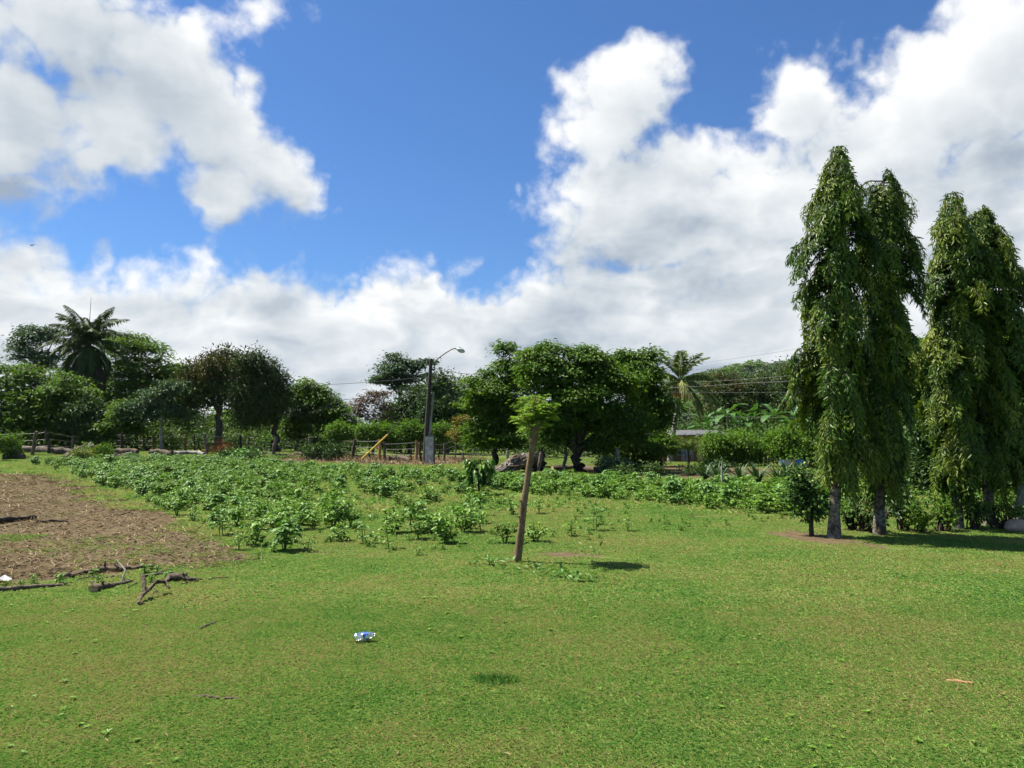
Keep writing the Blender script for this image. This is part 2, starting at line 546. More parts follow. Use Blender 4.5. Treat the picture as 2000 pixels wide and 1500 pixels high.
# ------------------------------------------------------------------ ground
def poly_sd(x, y, poly):
    """signed distance to a polygon, positive inside"""
    x = np.asarray(x, float); y = np.asarray(y, float)
    ins = np.zeros(x.shape, bool); dm = np.full(x.shape, 1e9)
    n = len(poly)
    for i in range(n):
        (ax, ay), (bx, by) = poly[i], poly[(i + 1) % n]
        cond = ((ay > y) != (by > y))
        with np.errstate(divide='ignore', invalid='ignore'):
            xi = (bx - ax) * (y - ay) / (by - ay + 1e-12) + ax
        ins ^= cond & (x < xi)
        ex, ey = bx - ax, by - ay
        tt = np.clip(((x - ax) * ex + (y - ay) * ey) / (ex * ex + ey * ey + 1e-12), 0, 1)
        dm = np.minimum(dm, np.hypot(x - ax - tt * ex, y - ay - tt * ey))
    return np.where(ins, dm, -dm)


def gpoly(pts):
    return [(G(a, b).x, G(a, b).y) for a, b in pts]


DIRT = gpoly([(-900, 1180), (-300, 1162), (0, 1143), (130, 1128), (290, 1112), (420, 1108), (492, 1100), (470, 1080), (400, 1045), (330, 1008), (250, 980), (160, 945), (95, 926), (-100, 923), (-900, 923)])
LITTER = gpoly([(500, 899), (610, 890), (760, 889), (900, 891), (960, 896), (940, 903), (880, 909), (760, 909), (640, 905), (560, 903)])
BACK = gpoly([(1040, 912), (1100, 908), (1300, 908), (1560, 918), (1560, 938), (1380, 942), (1250, 934), (1080, 924)])
BARE = [(1115, 1082, 75, 12, 0.75), (1075, 1060, 60, 8, 0.6), (1650, 1062, 75, 16, 0.85), (1570, 1045, 75, 16, 0.8), (1475, 1030, 90, 10, 0.4),
        (640, 1072, 60, 10, 0.8), (700, 1085, 90, 8, 0.45), (1240, 968, 200, 10, 0.55), (1330, 1003, 220, 10, 0.45), (1200, 1390, 90, 30, 0.5),
        (1110, 1380, 60, 14, 0.35), (560, 1130, 60, 8, 0.2), (950, 965, 60, 6, 0.4), (1130, 1010, 60, 7, 0.4), (820, 1000, 80, 6, 0.3), (1925, 1128, 30, 6, 0.5)]

BARE_W = [(G(px, py), rx * G(px, py).y / 1511.0, (G(px, py - ry).y - G(px, py + ry).y) / 2, a) for px, py, rx, ry, a in BARE]


def dirtiness(x, y):
    d = np.clip(poly_sd(x, y, DIRT) / 0.4 + 0.55, 0, 1)
    d = np.maximum(d, 0.95 * np.clip(poly_sd(x, y, LITTER) / 1.5 + 0.5, 0, 1))
    d = np.maximum(d, 0.6 * np.clip(poly_sd(x, y, BACK) / 1.2 + 0.5, 0, 1))
    for c, ax, ay, a in BARE_W:
        q = ((x - c.x) / ax) ** 2 + ((y - c.y) / ay) ** 2
        d = np.maximum(d, a * np.exp(-q * 0.9))
    return d


def ground():
    def axis(lim, fine, step):
        a = list(np.arange(-fine, fine + 1e-6, step))
        s, x = step, fine
        while x < lim:
            s *= 1.22; x += s
            a = [-x] + a + [x]
        return np.array(a)
    xs = axis(1500, 20, 0.28)
    ys = np.concatenate([[-1500, -800, -400, -200, -100, -50, -25, -12, -6, -3, -1], np.arange(0, 20, 0.22), np.arange(20, 70, 0.6)])
    s, yv, ex = 0.7, 70.0, []
    while yv < 2600:
        s *= 1.2; yv += s; ex.append(yv)
    ys = np.concatenate([ys, ex])
    X, Y = np.meshgrid(xs, ys)
    Z = gz(X, Y) * np.clip(1 - (np.hypot(X, Y) - 120) / 100, 0, 1)
    v = np.stack([X, Y, Z], -1).reshape(-1, 3)
    nx, ny = len(xs), len(ys)
    i = np.arange(ny - 1)[:, None] * nx; j = np.arange(nx - 1)[None, :]
    f = np.stack([i + j, i + j + 1, i + nx + j + 1, i + nx + j], -1).reshape(-1, 4)
    mb = MB()
    mb.raw(v, f, dirtiness(X, Y).ravel(), smooth=True)
    m, t = new_mat('lawn_and_soil')
    pos = t.add('ShaderNodeNewGeometry', {}, out='Position')
    dirt = t.add('ShaderNodeAttribute', {}, out='Fac', attribute_name='tint')
    n1 = t.noise(pos, 0.5, 4.0, 0.6)
    n2 = t.noise(pos, 6.0, 5.0, 0.65)
    n3 = t.noise(pos, 30.0, 3.0, 0.6)
    grass = t.ramp(t.m('ADD', t.m('MULTIPLY', n1, 0.55), t.m('MULTIPLY', n2, 0.45)),
                   [(0.25, (0.045, 0.085, 0.014)), (0.5, (0.085, 0.125, 0.024)), (0.75, (0.140, 0.135, 0.044))])
    soil = t.ramp(t.m('ADD', t.m('MULTIPLY', n2, 0.6), t.m('MULTIPLY', n3, 0.4)),
                  [(0.25, (0.038, 0.029, 0.016)), (0.5, (0.088, 0.066, 0.036)), (0.75, (0.160, 0.125, 0.072))])
    red = t.noise(pos, 0.8, 3.0, 0.6)
    soil = t.mix(t.rng(red, 0.55, 0.75, 0, 0.28), soil, (0.14, 0.066, 0.036))
    edge = t.m('ADD', dirt, t.m('MULTIPLY', t.m('SUBTRACT', t.noise(pos, 2.5, 5.0, 0.7), 0.5), 0.42))
    col = t.mix(t.rng(edge, 0.27, 0.52, 0, 1, 'SMOOTHSTEP'), grass, soil)
    b = t.add('ShaderNodeBump', {'Strength': 0.8, 'Distance': 0.03, 'Height': t.m('ADD', n2, t.m('MULTIPLY', n3, 0.5))})
    finish(t, t.add('ShaderNodeBsdfPrincipled', {'Base Color': col, 'Roughness': 0.95, 'Specular IOR Level': 0.1, 'Normal': b}))
    tag(mb.build('ground', m), 'broad green lawn and field running back to the fence', None, kind='structure')


ground()


# ------------------------------------------------------------------ scatter: ground cover as one object (geometry nodes)
def scatter(name, meshes, pts, rz, sc, label, cat, mat=None, tilt=None):
    n = len(pts)
    me = bpy.data.meshes.new(name)
    me.vertices.add(n)
    me.vertices.foreach_set('co', np.asarray(pts, np.float32).ravel())
    a = me.attributes.new('rot', 'FLOAT_VECTOR', 'POINT')
    rot = np.zeros((n, 3), np.float32)
    rot[:, 2] = rz
    if tilt is not None:
        rot[:, :2] = tilt
    a.data.foreach_set('vector', rot.ravel())
    a = me.attributes.new('siz', 'FLOAT', 'POINT'); a.data.foreach_set('value', np.asarray(sc, np.float32))
    a = me.attributes.new('pick', 'INT', 'POINT'); a.data.foreach_set('value', rng.integers(0, len(meshes), n).astype(np.int32))
    ob = bpy.data.objects.new(name, me)
    COL.objects.link(ob)
    ng = bpy.data.node_groups.new(name + '_scatter', 'GeometryNodeTree')
    ng.interface.new_socket('Geometry', in_out='INPUT', socket_type='NodeSocketGeometry')
    ng.interface.new_socket('Geometry', in_out='OUTPUT', socket_type='NodeSocketGeometry')
    N, L = ng.nodes, ng.links
    gi, go = N.new('NodeGroupInput'), N.new('NodeGroupOutput')
    jn = N.new('GeometryNodeJoinGeometry')

    def attr(nm, ty):
        q = N.new('GeometryNodeInputNamedAttribute'); q.data_type = ty
        q.inputs['Name'].default_value = nm
        return q.outputs[0]
    ar, asz, ap = attr('rot', 'FLOAT_VECTOR'), attr('siz', 'FLOAT'), attr('pick', 'INT')
    for k, mk in enumerate(meshes):
        po = bpy.data.objects.new(name + '_piece', mk)      # source only, never linked to the scene
        oi = N.new('GeometryNodeObjectInfo'); oi.inputs[0].default_value = po
        eq = N.new('FunctionNodeCompare'); eq.data_type = 'INT'; eq.operation = 'EQUAL'
        L.new(ap, eq.inputs[2]); eq.inputs[3].default_value = k
        ip = N.new('GeometryNodeInstanceOnPoints')
        L.new(gi.outputs[0], ip.inputs['Points']); L.new(eq.outputs[0], ip.inputs['Selection'])
        L.new(oi.outputs['Geometry'], ip.inputs['Instance'])
        L.new(ar, ip.inputs['Rotation']); L.new(asz, ip.inputs['Scale'])
        L.new(ip.outputs[0], jn.inputs[0])
    L.new(jn.outputs[0], go.inputs[0])
    md = ob.modifiers.new('scatter', 'NODES'); md.node_group = ng
    return tag(ob, label, cat, kind='stuff')


def turf_mat():
    m, t = new_mat('turf_blades')
    pos = t.add('ShaderNodeNewGeometry', {}, out='Position')
    ti = t.add('ShaderNodeAttribute', {}, out='Fac', attribute_name='tint')
    n1 = t.noise(pos, 0.45, 3.0, 0.55)
    n2 = t.noise(pos, 2.2, 4.0, 0.6)
    f = t.m('ADD', t.m('ADD', t.m('MULTIPLY_ADD', n1, 1.0, -0.09), t.m('MULTIPLY', n2, 0.55)), t.m('MULTIPLY', t.m('SUBTRACT', ti, 0.5), 0.55))
    col = t.ramp(f, [(0.32, (0.066, 0.185, 0.034)), (0.52, (0.142, 0.285, 0.046)), (0.70, (0.222, 0.330, 0.066)), (0.94, (0.310, 0.280, 0.105))])
    p = t.add('ShaderNodeBsdfPrincipled', {'Base Color': col, 'Roughness': 0.55, 'Specular IOR Level': 0.25})
    tr = t.add('ShaderNodeBsdfTranslucent', {0: col})
    finish(t, t.add('ShaderNodeMixShader', {0: 0.38, 1: p, 2: tr}))
    return m


M['turf'] = turf_mat()


def turf_tile(size, nb, L, Wd, up=0.48):
    mb = MB()
    pos = np.column_stack([rng.uniform(-size / 2, size / 2, (nb, 2)), np.full(nb, 0.002)])
    a = rng.uniform(0, 2 * math.pi, nb)
    e = np.abs(rng.normal(up, 0.35, nb))
    ax = np.column_stack([np.cos(a), np.sin(a), e])
    mb.leaves(pos, ax, np.column_stack([-np.cos(a) * e, -np.sin(a) * e, np.ones(nb)]) + rdir(nb) * 0.25,
              L * rng.uniform(0.5, 1.25, nb), Wd * rng.uniform(0.7, 1.3, nb), rng.uniform(0, 1, nb), fold=0.1, droop=0.35)
    return mb.mesh('turf_tile', M['turf'])


def turf():
    def lay(y0, y1, step, keep=1.0, wid=0.74):
        out = []
        y = y0
        while y < y1:
            hw = wid * y + 2.5
            xs = np.arange(-hw, hw, step)
            out.append(np.column_stack([xs + rng.uniform(-.25, .25, len(xs)) * step, y + rng.uniform(-.25, .25, len(xs)) * step]))
            y += step
        p = np.concatenate(out)
        d0 = dirtiness(p[:, 0], p[:, 1])
        d = d0 + rng.normal(0, 0.08, len(p))
        ok = ((d < 0.5) & ((d0 < 0.22) | (rng.uniform(0, 1, len(p)) > d0))) | (rng.uniform(0, 1, len(p)) < 0.015)
        p = p[ok & (rng.uniform(0, 1, len(p)) < keep)]
        return np.column_stack([p, gz(p[:, 0], p[:, 1])])
    near = [turf_tile(0.5, 2600, 0.032, 0.0062) for _ in range(5)]
    p = lay(2.6, 8.0, 0.34)
    scatter('turf_grass', near, p, rng.uniform(0, 6.28, len(p)), rng.uniform(0.9, 1.15, len(p)), 'short matted lawn grass nearest the viewer', 'grass')
    mid = [turf_tile(0.9, 2600, 0.040, 0.010) for _ in range(4)]
    p = lay(7.9, 19, 0.62)
    scatter('turf_grass', mid, p, rng.uniform(0, 6.28, len(p)), rng.uniform(0.9, 1.15, len(p)), 'lawn grass around the leaning stake and tall trees', 'grass')
    far = [turf_tile(2.2, 1300, 0.12, 0.030, 0.8) for _ in range(3)]
    p = lay(18.7, 60, 1.7)
    scatter('field_grass', far, p, rng.uniform(0, 6.28, len(p)), rng.uniform(0.9, 1.2, len(p)), 'rougher field grass among and behind the crop', 'grass')


turf()
# ------------------------------------------------------------------ trees
def crown_mesh(mb, lobes, ncl, nlf, spread, L, Wd, style='ball', hi=False, tintc=0.35, shell=0.45, tbias=0.0):
    """leaf clumps through the volume of the lobes (world ellipsoids: centre, radii); returns the clump centres"""
    vol = np.array([l[1][0] * l[1][2] + 1e-3 for l in lobes]); vol = vol / vol.sum()
    cents = []
    for (c, r), w in zip(lobes, vol):
        n = max(4, int(round(ncl * w)))
        # lumpy: most clumps sit on smaller masses that stand out of the lobe, some fill its inside
        ns = max(5, min(14, n // 6))
        so = rng.uniform(0.42, 0.98, ns)
        sc = rdir(ns) * so[:, None]
        sr = 0.58 - 0.38 * so + rng.uniform(-0.05, 0.07, ns)
        w_ = rng.integers(0, ns, n)
        k = (shell ** 3 + (1 - shell ** 3) * rng.uniform(0, 1, n)) ** (1 / 3)
        q = sc[w_] + rdir(n) * (k * sr[w_])[:, None]
        fill = rng.uniform(0, 1, n) < 0.22
        q[fill] = rdir(int(fill.sum())) * rng.uniform(0.2, 0.8, int(fill.sum()))[:, None]
        cents.append(np.array(tuple(c)) + q * np.array(r))
    C = np.concatenate(cents)
    C = C[C[:, 2] > 0.15]
    spread = spread * 0.82
    n = len(C)
    mid = np.mean([np.array(tuple(l[0])) for l in lobes], axis=0)
    out = norm(C - mid)
    idx = np.repeat(np.arange(n), nlf)
    m = len(idx)
    cs = rng.uniform(0.65, 1.3, n)[idx][:, None]
    ct = (0.5 + tbias + rng.normal(0, tintc * 0.5, n))[idx]
    off = rng.normal(size=(m, 3))
    if style == 'flat':
        off = off * np.array([1, 1, 0.32]); rad = norm(off * np.array([1, 1, 0.0]) + 1e-6)
        pos = C[idx] + off * spread * cs
        pos[:, 2] -= 0.25 * np.linalg.norm(off[:, :2], axis=1) * spread
        ax = rad * 1.0 + rdir(m) * 0.5 + np.array([0, 0, -0.25])
        nr = np.array([0, 0, 1.0]) + rdir(m) * 0.55 + out[idx] * 0.2
    elif style == 'hang':
        pos = C[idx] + off * spread * cs
        ax = rdir(m) * 0.6 + out[idx] * 0.35 + np.array([0, 0, -0.9])
        nr = out[idx] + rdir(m) * 0.6
    else:
        off = off * np.array([1, 1, 0.75])
        pos = C[idx] + off * spread * cs
        ax = norm(off) * 0.9 + rdir(m) * 0.7 + np.array([0, 0, -0.1])
        nr = np.array([0, 0, 0.7]) + norm(off) * 0.4 + out[idx] * 0.35 + rdir(m) * 0.6
    s = rng.uniform(0.65, 1.3, m)
    ok = pos[:, 2] > 0.03
    mb.leaves(pos[ok], ax[ok], nr[ok], (L * s)[ok], (Wd * s)[ok], (ct + rng.normal(0, 0.16, m))[ok], hi=hi, droop=0.15)
    return C


def tree(name, label, base, d, lobes, fork=None, ncl=330, nlf=26, spread=0.42, L=0.26, Wd=0.14, mat='feather', bark='bark',
         r=0.14, style='ball', group=None, depth=1.0, mats2=None, twigs=0.35, hi=False, shell=0.45, base_y=None, tbias=0.0, lean=0.0):
    """base: pixel column of the trunk; lobes: (px, py, rx, ry[, dd]) crown masses read off the photograph at distance d"""
    b = W(base, 855, d); b.z = float(gz(b.x, d))
    root = thing(name, label, 'tree', b, group)
    lw = []
    for lb in lobes:
        px, py, rx, ry = lb[:4]
        dd = lb[4] if len(lb) > 4 else rng.uniform(-0.25, 0.25) * rx / 1511 * d
        c = W(px, py, d + dd)
        k = d / 1511.0
        lw.append((c, (rx * k, rx * k * depth, ry * k)))
    zmin = min(c.z - q[2] for c, q in lw)
    if fork is None:
        cx = sum(c.x * q[0] for c, q in lw) / sum(q[0] for _, q in lw)
        f = Vector((b.x * 0.6 + cx * 0.4, d, max(0.5, zmin + 0.25)))
    else:
        f = W(fork[0], fork[1], d)
    tb = MB()
    tr = wander(b - Vector((0, 0, 0.15)), f, 7, r * 0.35)
    tb.tube(tr, np.linspace(r * 1.15, r * 0.75, 7) * np.array([1.35, 1.05, 1, 1, 1, 1, 1]), 9, wob=0.12)
    for c, q in lw:
        top = Vector((c.x, c.y, c.z + q[2] * 0.45))
        pts = wander(f, top, 7, 0.06 * q[0]); pts[1:-1, 2] += q[2] * 0.12
        tb.tube(pts, np.linspace(r * 0.6, r * 0.10, 7), 6, wob=0.08)
    cb = MB()
    if mats2:
        n2, m2, w2 = mats2
        C1 = crown_mesh(cb, lw, int(ncl * (1 - w2)), nlf, spread, L, Wd, style, hi, shell=shell, tbias=tbias)
        sel = [lw[i] for i in n2]
        c2 = MB(); C2 = crown_mesh(c2, sel, int(ncl * w2), nlf, spread, L, Wd, style, hi, shell=0.75)
        C = np.concatenate([C1, C2])
    else:
        C = crown_mesh(cb, lw, ncl, nlf, spread, L, Wd, style, hi, shell=shell, tbias=tbias)
    cen = np.array([tuple(c) for c, _ in lw])
    for p in C[rng.uniform(0, 1, len(C)) < twigs]:
        q = cen[np.argmin(np.linalg.norm(cen - p, axis=1))]
        pts = wander(q, p, 4, 0.05); pts[1:-1, 2] += 0.12 * np.linalg.norm(p - q)
        tb.tube(pts, np.linspace(r * 0.22, r * 0.05, 4), 4, caps=False)
    tb.build('trunk', M[bark], root)
    cb.build('crown', M[mat], root)
    if mats2:
        tag(c2.build('young_leaves', M[m2], root), 'brownish young leaves over the crown')
    return root


GT = 'trees along the far side of the field'
# left: behind the fence
tree('rain_tree', 'far flat-topped blue-green tree left of the shaggy palm', 78, 98,
     [(75, 650, 42, 20), (45, 668, 28, 14), (105, 655, 30, 18), (60, 688, 38, 16), (100, 690, 30, 18), (85, 710, 30, 14)], fork=(85, 735),
     ncl=225, nlf=26, spread=0.75, L=0.42, Wd=0.2, mat='bluegreen', style='flat', group=GT, r=0.25)
tree('leafy_tree', 'bright green feathery tree at the left edge of the field', 18, 64,
     [(20, 755, 52, 40), (-30, 770, 60, 60), (70, 750, 45, 35), (45, 800, 55, 38), (-10, 815, 50, 35), (10, 720, 40, 22), (60, 720, 34, 20), (80, 790, 50, 45), (30, 840, 60, 22)], fork=(25, 830),
     ncl=495, nlf=30, spread=0.5, L=0.30, Wd=0.16, mat='lime', style='flat', group=GT, r=0.16)
tree('leafy_tree', 'mid green tree under the palm with thin crooked trunk', 98, 63,
     [(100, 780, 45, 40), (130, 800, 40, 35), (85, 825, 40, 24), (125, 745, 30, 30), (150, 770, 40, 40), (60, 800, 40, 40), (120, 840, 50, 20)], fork=(95, 840),
     ncl=390, nlf=28, spread=0.45, L=0.27, Wd=0.15, mat='feather', style='flat', group=GT, r=0.12)
tree('leafy_tree', 'tall rounded green tree right of the shaggy palm', 262, 78,
     [(270, 680, 55, 34), (240, 665, 40, 20), (315, 705, 36, 32), (250, 735, 60, 45), (305, 755, 50, 45), (230, 790, 60, 45), (300, 800, 45, 40), (335, 740, 26, 40), (200, 745, 40, 50), (210, 820, 50, 30), (280, 835, 60, 22)], fork=(262, 800),
     ncl=690, nlf=28, spread=0.6, L=0.36, Wd=0.19, mat='feather', style='flat', group=GT, r=0.24, mats2=([0, 1, 3, 4], 'lime', 0.4))
tree('leafy_tree', 'low pale green tree with whitish forked trunk by the fence', 317, 60,
     [(300, 780, 45, 30), (265, 800, 38, 24), (335, 760, 26, 24), (325, 800, 40, 22)], fork=(316, 825), bark='bark_pale',
     ncl=255, nlf=26, spread=0.42, L=0.25, Wd=0.14, mat='bluegreen', style='flat', group=GT, r=0.10, twigs=0.6)
tree('leafy_tree', 'small round bush-tree on a thin stem behind the logs', 236, 61,
     [(235, 805, 36, 26), (215, 830, 34, 18), (255, 830, 30, 18)], fork=(236, 842), ncl=180, nlf=26, spread=0.4, L=0.25, Wd=0.14, mat='feather', style='flat', group=GT, r=0.06)
tree('leafy_tree', 'small dark leafy tree below the palm trunk', 168, 62,
     [(165, 810, 36, 30), (190, 835, 30, 18), (150, 840, 30, 16)], fork=(168, 845), ncl=195, nlf=26, spread=0.4, L=0.27, Wd=0.15, mat='dark', group=GT, r=0.06)
tree('mango_tree', 'rounded mango tree with rusty young leaves and forked trunk', 425, 63,
     [(425, 720, 44, 34), (380, 735, 36, 30), (405, 765, 55, 40), (455, 755, 42, 40), (368, 765, 26, 28), (440, 705, 30, 24)], fork=(428, 806),
     ncl=540, nlf=30, spread=0.46, L=0.28, Wd=0.11, mat='mango', bark='bark', group=GT, r=0.30, mats2=([0, 1, 4, 5], 'mango_flush', 0.34))
tree('mango_tree', 'very dark dense mango tree beside the rusty one', 540, 62,
     [(495, 715, 36, 36), (520, 745, 44, 42), (480, 765, 45, 45), (530, 790, 34, 42), (500, 800, 50, 32), (540, 770, 24, 36)], fork=(540, 830),
     ncl=630, nlf=32, spread=0.45, L=0.28, Wd=0.11, mat='mango', bark='bark_dark', group=GT, r=0.28)
tree('leafy_tree', 'feathery green tree just right of the dark mango', 578, 66,
     [(590, 765, 34, 30), (570, 790, 34, 55), (600, 745, 20, 14), (625, 760, 18, 14), (565, 835, 30, 28), (612, 790, 38, 38), (600, 830, 40, 26)], fork=(585, 845), ncl=420, nlf=28, spread=0.45, L=0.27, Wd=0.14, mat='feather', style='flat', group=GT, r=0.13)
tree('leafy_tree', 'green tree sloping down to the gap left of the pole', 640, 66,
     [(640, 785, 34, 30), (660, 805, 28, 28), (630, 765, 20, 16), (690, 835, 26, 18), (635, 825, 36, 26), (668, 828, 20, 18)], fork=(642, 845), ncl=285, nlf=28, spread=0.4, L=0.26, Wd=0.14, mat='feather', style='flat', group=GT, r=0.12)
tree('leafy_tree', 'mid green tree standing behind the shaggy palm trunk', 150, 84,
     [(150, 765, 46, 50), (115, 745, 34, 34), (185, 770, 44, 50), (150, 825, 60, 34)], fork=(150, 840), ncl=330, nlf=28, spread=0.6, L=0.36, Wd=0.19, mat='feather', style='flat', group=GT, r=0.2)
tree('leafy_tree', 'green tree filling the gap left of the rusty mango', 345, 86,
     [(345, 735, 34, 40), (325, 780, 44, 45), (365, 790, 44, 40), (350, 830, 56, 26)], fork=(345, 842), ncl=330, nlf=28, spread=0.6, L=0.36, Wd=0.19, mat='lime', style='flat', group=GT, r=0.2)
tree('leafy_tree', 'low green tree behind the mango trunks', 470, 84,
     [(440, 820, 50, 34), (490, 825, 56, 30), (530, 815, 40, 40), (405, 830, 40, 26)], fork=(470, 848), ncl=330, nlf=28, spread=0.55, L=0.34, Wd=0.18, mat='feather', style='flat', group=GT, r=0.18)
tree('withered_tree', 'half bare tree with purplish brown leaves left of the pole', 728, 70,
     [(730, 775, 32, 20), (705, 795, 28, 20), (745, 800, 28, 22), (700, 815, 26, 18)], fork=(730, 830), ncl=142, nlf=18, spread=0.42, L=0.24, Wd=0.13, mat='brownleaf', style='flat', group=GT, r=0.10, twigs=1.0)
tree('tall_tree', 'open-crowned tree rising above the others left of the lamp', 780, 84,
     [(770, 700, 20, 14), (762, 722, 34, 20), (740, 738, 24, 14), (800, 715, 20, 14), (822, 710, 26, 12), (805, 735, 32, 16), (790, 752, 24, 10)], fork=(781, 772),
     ncl=255, nlf=24, spread=0.48, L=0.36, Wd=0.19, mat='bluegreen', style='flat', group=GT, r=0.22, twigs=0.6)
tree('dark_tree', 'dark tree standing behind the utility pole', 800, 80,
     [(810, 785, 42, 34), (780, 810, 46, 32), (835, 770, 34, 30), (800, 835, 50, 26)], fork=(800, 840), ncl=450, nlf=28, spread=0.5, L=0.32, Wd=0.16, mat='dark', group=GT, r=0.2)
tree('dark_tree', 'dark glossy tree between the pole and the big shade tree', 872, 76,
     [(870, 760, 40, 30), (890, 790, 44, 36), (850, 795, 36, 36), (915, 775, 30, 32), (880, 830, 46, 28)], fork=(872, 840), ncl=495, nlf=28, spread=0.5, L=0.31, Wd=0.15, mat='dark', group=GT, r=0.2)
tree('yellowing_tree', 'small tree with orange and yellow leaves beside the shade tree', 905, 55,
     [(908, 822, 16, 14), (922, 838, 18, 16), (900, 845, 16, 16)], fork=(904, 855), bark='bark_pale', ncl=105, nlf=24, spread=0.32, L=0.2, Wd=0.11, mat='orangeleaf', style='flat', group=GT, r=0.05)

# pruned living-fence trees
GH = 'pruned round hedge trees'
for (px, top, rx, lab) in [(663, 824, 22, 'leftmost small pruned tree of the row left of the pole'), (722, 824, 23, 'pruned round tree second in the row left of the pole'),
                           (752, 830, 18, 'pruned round tree third in the row, beside the yellow guy guard'), (802, 824, 24, 'pruned round tree just left of the pole foot'),
                           (858, 826, 22, 'pruned round tree just right of the concrete pillar')]:
    tree('hedge_tree', lab, px, 61, [(px, top + 17, rx, 15), (px - rx * 0.5, top + 24, rx * 0.7, 14), (px + rx * 0.5, top + 26, rx * 0.7, 15)], fork=(px, 868), ncl=150, nlf=30, spread=0.3, L=0.19, Wd=0.10,
         mat='hedge', group=GH, r=0.07, shell=0.6)
for (px, py, rx, ry, d, lab) in [(1291, 864, 21, 20, 45, 'small pruned tree on a dark stem in front of the house'), (1404, 870, 30, 30, 44, 'pruned round bushy tree right of the house porch'),
                                 (1450, 872, 40, 34, 44, 'wide pruned bushy tree under the banana plants'), (1528, 862, 36, 34, 43, 'bright pruned bushy tree left of the tallest mast tree'),
                                 (1570, 885, 26, 26, 42, 'low pruned bush beside the hanging laundry')]:
    tree('hedge_tree', lab, px, d, [(px, py, rx, ry), (px - rx * 0.5, py + 8, rx * 0.7, ry * 0.8), (px + rx * 0.5, py + 4, rx * 0.7, ry * 0.85)], fork=(px, py + ry * 0.7), ncl=285, nlf=30, spread=0.24, L=0.15, Wd=0.085,
         mat='hedge' if px != 1395 else 'lime', group=GH, r=0.07, shell=0.55)

# the big shade tree and its neighbours
tree('shade_tree', 'large dark spreading shade tree behind the leaning stake', 1130, 37,
     [(1060, 715, 62, 36), (1140, 720, 60, 40), (1195, 745, 60, 44), (1100, 770, 90, 50), (1180, 800, 80, 45), (1090, 825, 70, 32), (1055, 690, 30, 20), (1145, 700, 36, 18), (1220, 830, 50, 40), (1070, 674, 13, 14), (1108, 684, 15, 13), (1146, 682, 14, 14), (1180, 700, 14, 12), (1040, 690, 12, 12), (1185, 860, 40, 24), (1085, 862, 34, 20)], fork=(1128, 885),
     ncl=1140, nlf=36, spread=0.34, L=0.20, Wd=0.10, mat='feather', bark='bark_dark', style='flat', r=0.30, group=GT, depth=0.8, tbias=0.0, shell=0.35)
tree('shade_tree', 'lighter left-hand tree with a spindly top beside the shade tree', 965, 43,
     [(965, 755, 46, 34), (940, 775, 40, 36), (985, 715, 20, 22), (990, 685, 14, 16), (1010, 730, 30, 30), (960, 820, 50, 40), (1000, 800, 46, 40), (935, 848, 30, 26), (990, 856, 40, 22), (925, 745, 14, 12), (955, 728, 14, 12), (985, 672, 10, 9)], fork=(966, 872),
     ncl=630, nlf=34, spread=0.36, L=0.22, Wd=0.11, mat='feather', bark='bark_dark', style='flat', r=0.18, group=GT, shell=0.4)
tree('shade_tree', 'dark right-hand tree shading the house front', 1242, 40,
     [(1245, 735, 52, 40), (1258, 745, 32, 46), (1215, 705, 22, 20), (1258, 708, 24, 20), (1260, 800, 60, 46), (1230, 860, 44, 36), (1258, 800, 32, 40), (1215, 688, 12, 12), (1250, 700, 14, 12), (1268, 688, 12, 14), (1225, 892, 36, 22), (1262, 878, 34, 26)], fork=(1242, 880),
     ncl=840, nlf=34, spread=0.34, L=0.21, Wd=0.10, mat='feather', bark='bark_dark', style='flat', r=0.22, group=GT, tbias=-0.05, shell=0.35)

# right background
tree('mango_tree', 'mango tree with rusty crown under the far hill', 1415, 82,
     [(1405, 755, 30, 28), (1440, 765, 34, 28), (1395, 790, 40, 34), (1440, 800, 40, 32)], fork=(1415, 835), ncl=390, nlf=28, spread=0.5, L=0.3, Wd=0.12, mat='mango', group=GT, r=0.25, mats2=([0, 1], 'mango_flush', 0.3))
tree('mango_tree', 'dark green mango tree behind the banana plants', 1490, 80,
     [(1475, 760, 34, 30), (1510, 775, 34, 30), (1470, 800, 40, 34), (1520, 805, 36, 34)], fork=(1490, 838), ncl=420, nlf=28, spread=0.5, L=0.3, Wd=0.12, mat='mango', group=GT, r=0.25)
tree('mango_tree', 'tall dark mango tree half hidden by the tallest mast tree', 1560, 72,
     [(1555, 745, 34, 40), (1590, 760, 40, 50), (1560, 800, 46, 44)], fork=(1562, 838), ncl=420, nlf=28, spread=0.5, L=0.3, Wd=0.12, mat='mango', group=GT, r=0.25)
tree('leafy_tree', 'green tree filling the gap behind the mast trees', 1790, 46,
     [(1790, 720, 50, 50), (1830, 700, 60, 50), (1760, 760, 50, 60), (1810, 800, 60, 60)], fork=(1790, 860), ncl=570, nlf=30, spread=0.38, L=0.24, Wd=0.12, mat='lime', style='flat', group=GT, r=0.2)
tree('leafy_tree', 'broad green tree behind the right edge of the mast trees', 1950, 40,
     [(1940, 720, 60, 50), (2010, 700, 70, 60), (1900, 790, 60, 55), (1980, 800, 70, 60), (2080, 760, 80, 70)], fork=(1950, 860), ncl=690, nlf=30, spread=0.36, L=0.22, Wd=0.12, mat='feather', style='flat', group=GT, r=0.2)
tree('leafy_tree', 'low leafy tree seen between the second and third mast trees', 1765, 27,
     [(1765, 900, 40, 40), (1790, 860, 40, 45), (1745, 940, 40, 25), (1800, 930, 40, 30)], fork=(1768, 935), ncl=220, nlf=30, spread=0.22, L=0.15, Wd=0.08, mat='feather', style='flat', group='garden trees on the right', r=0.08)
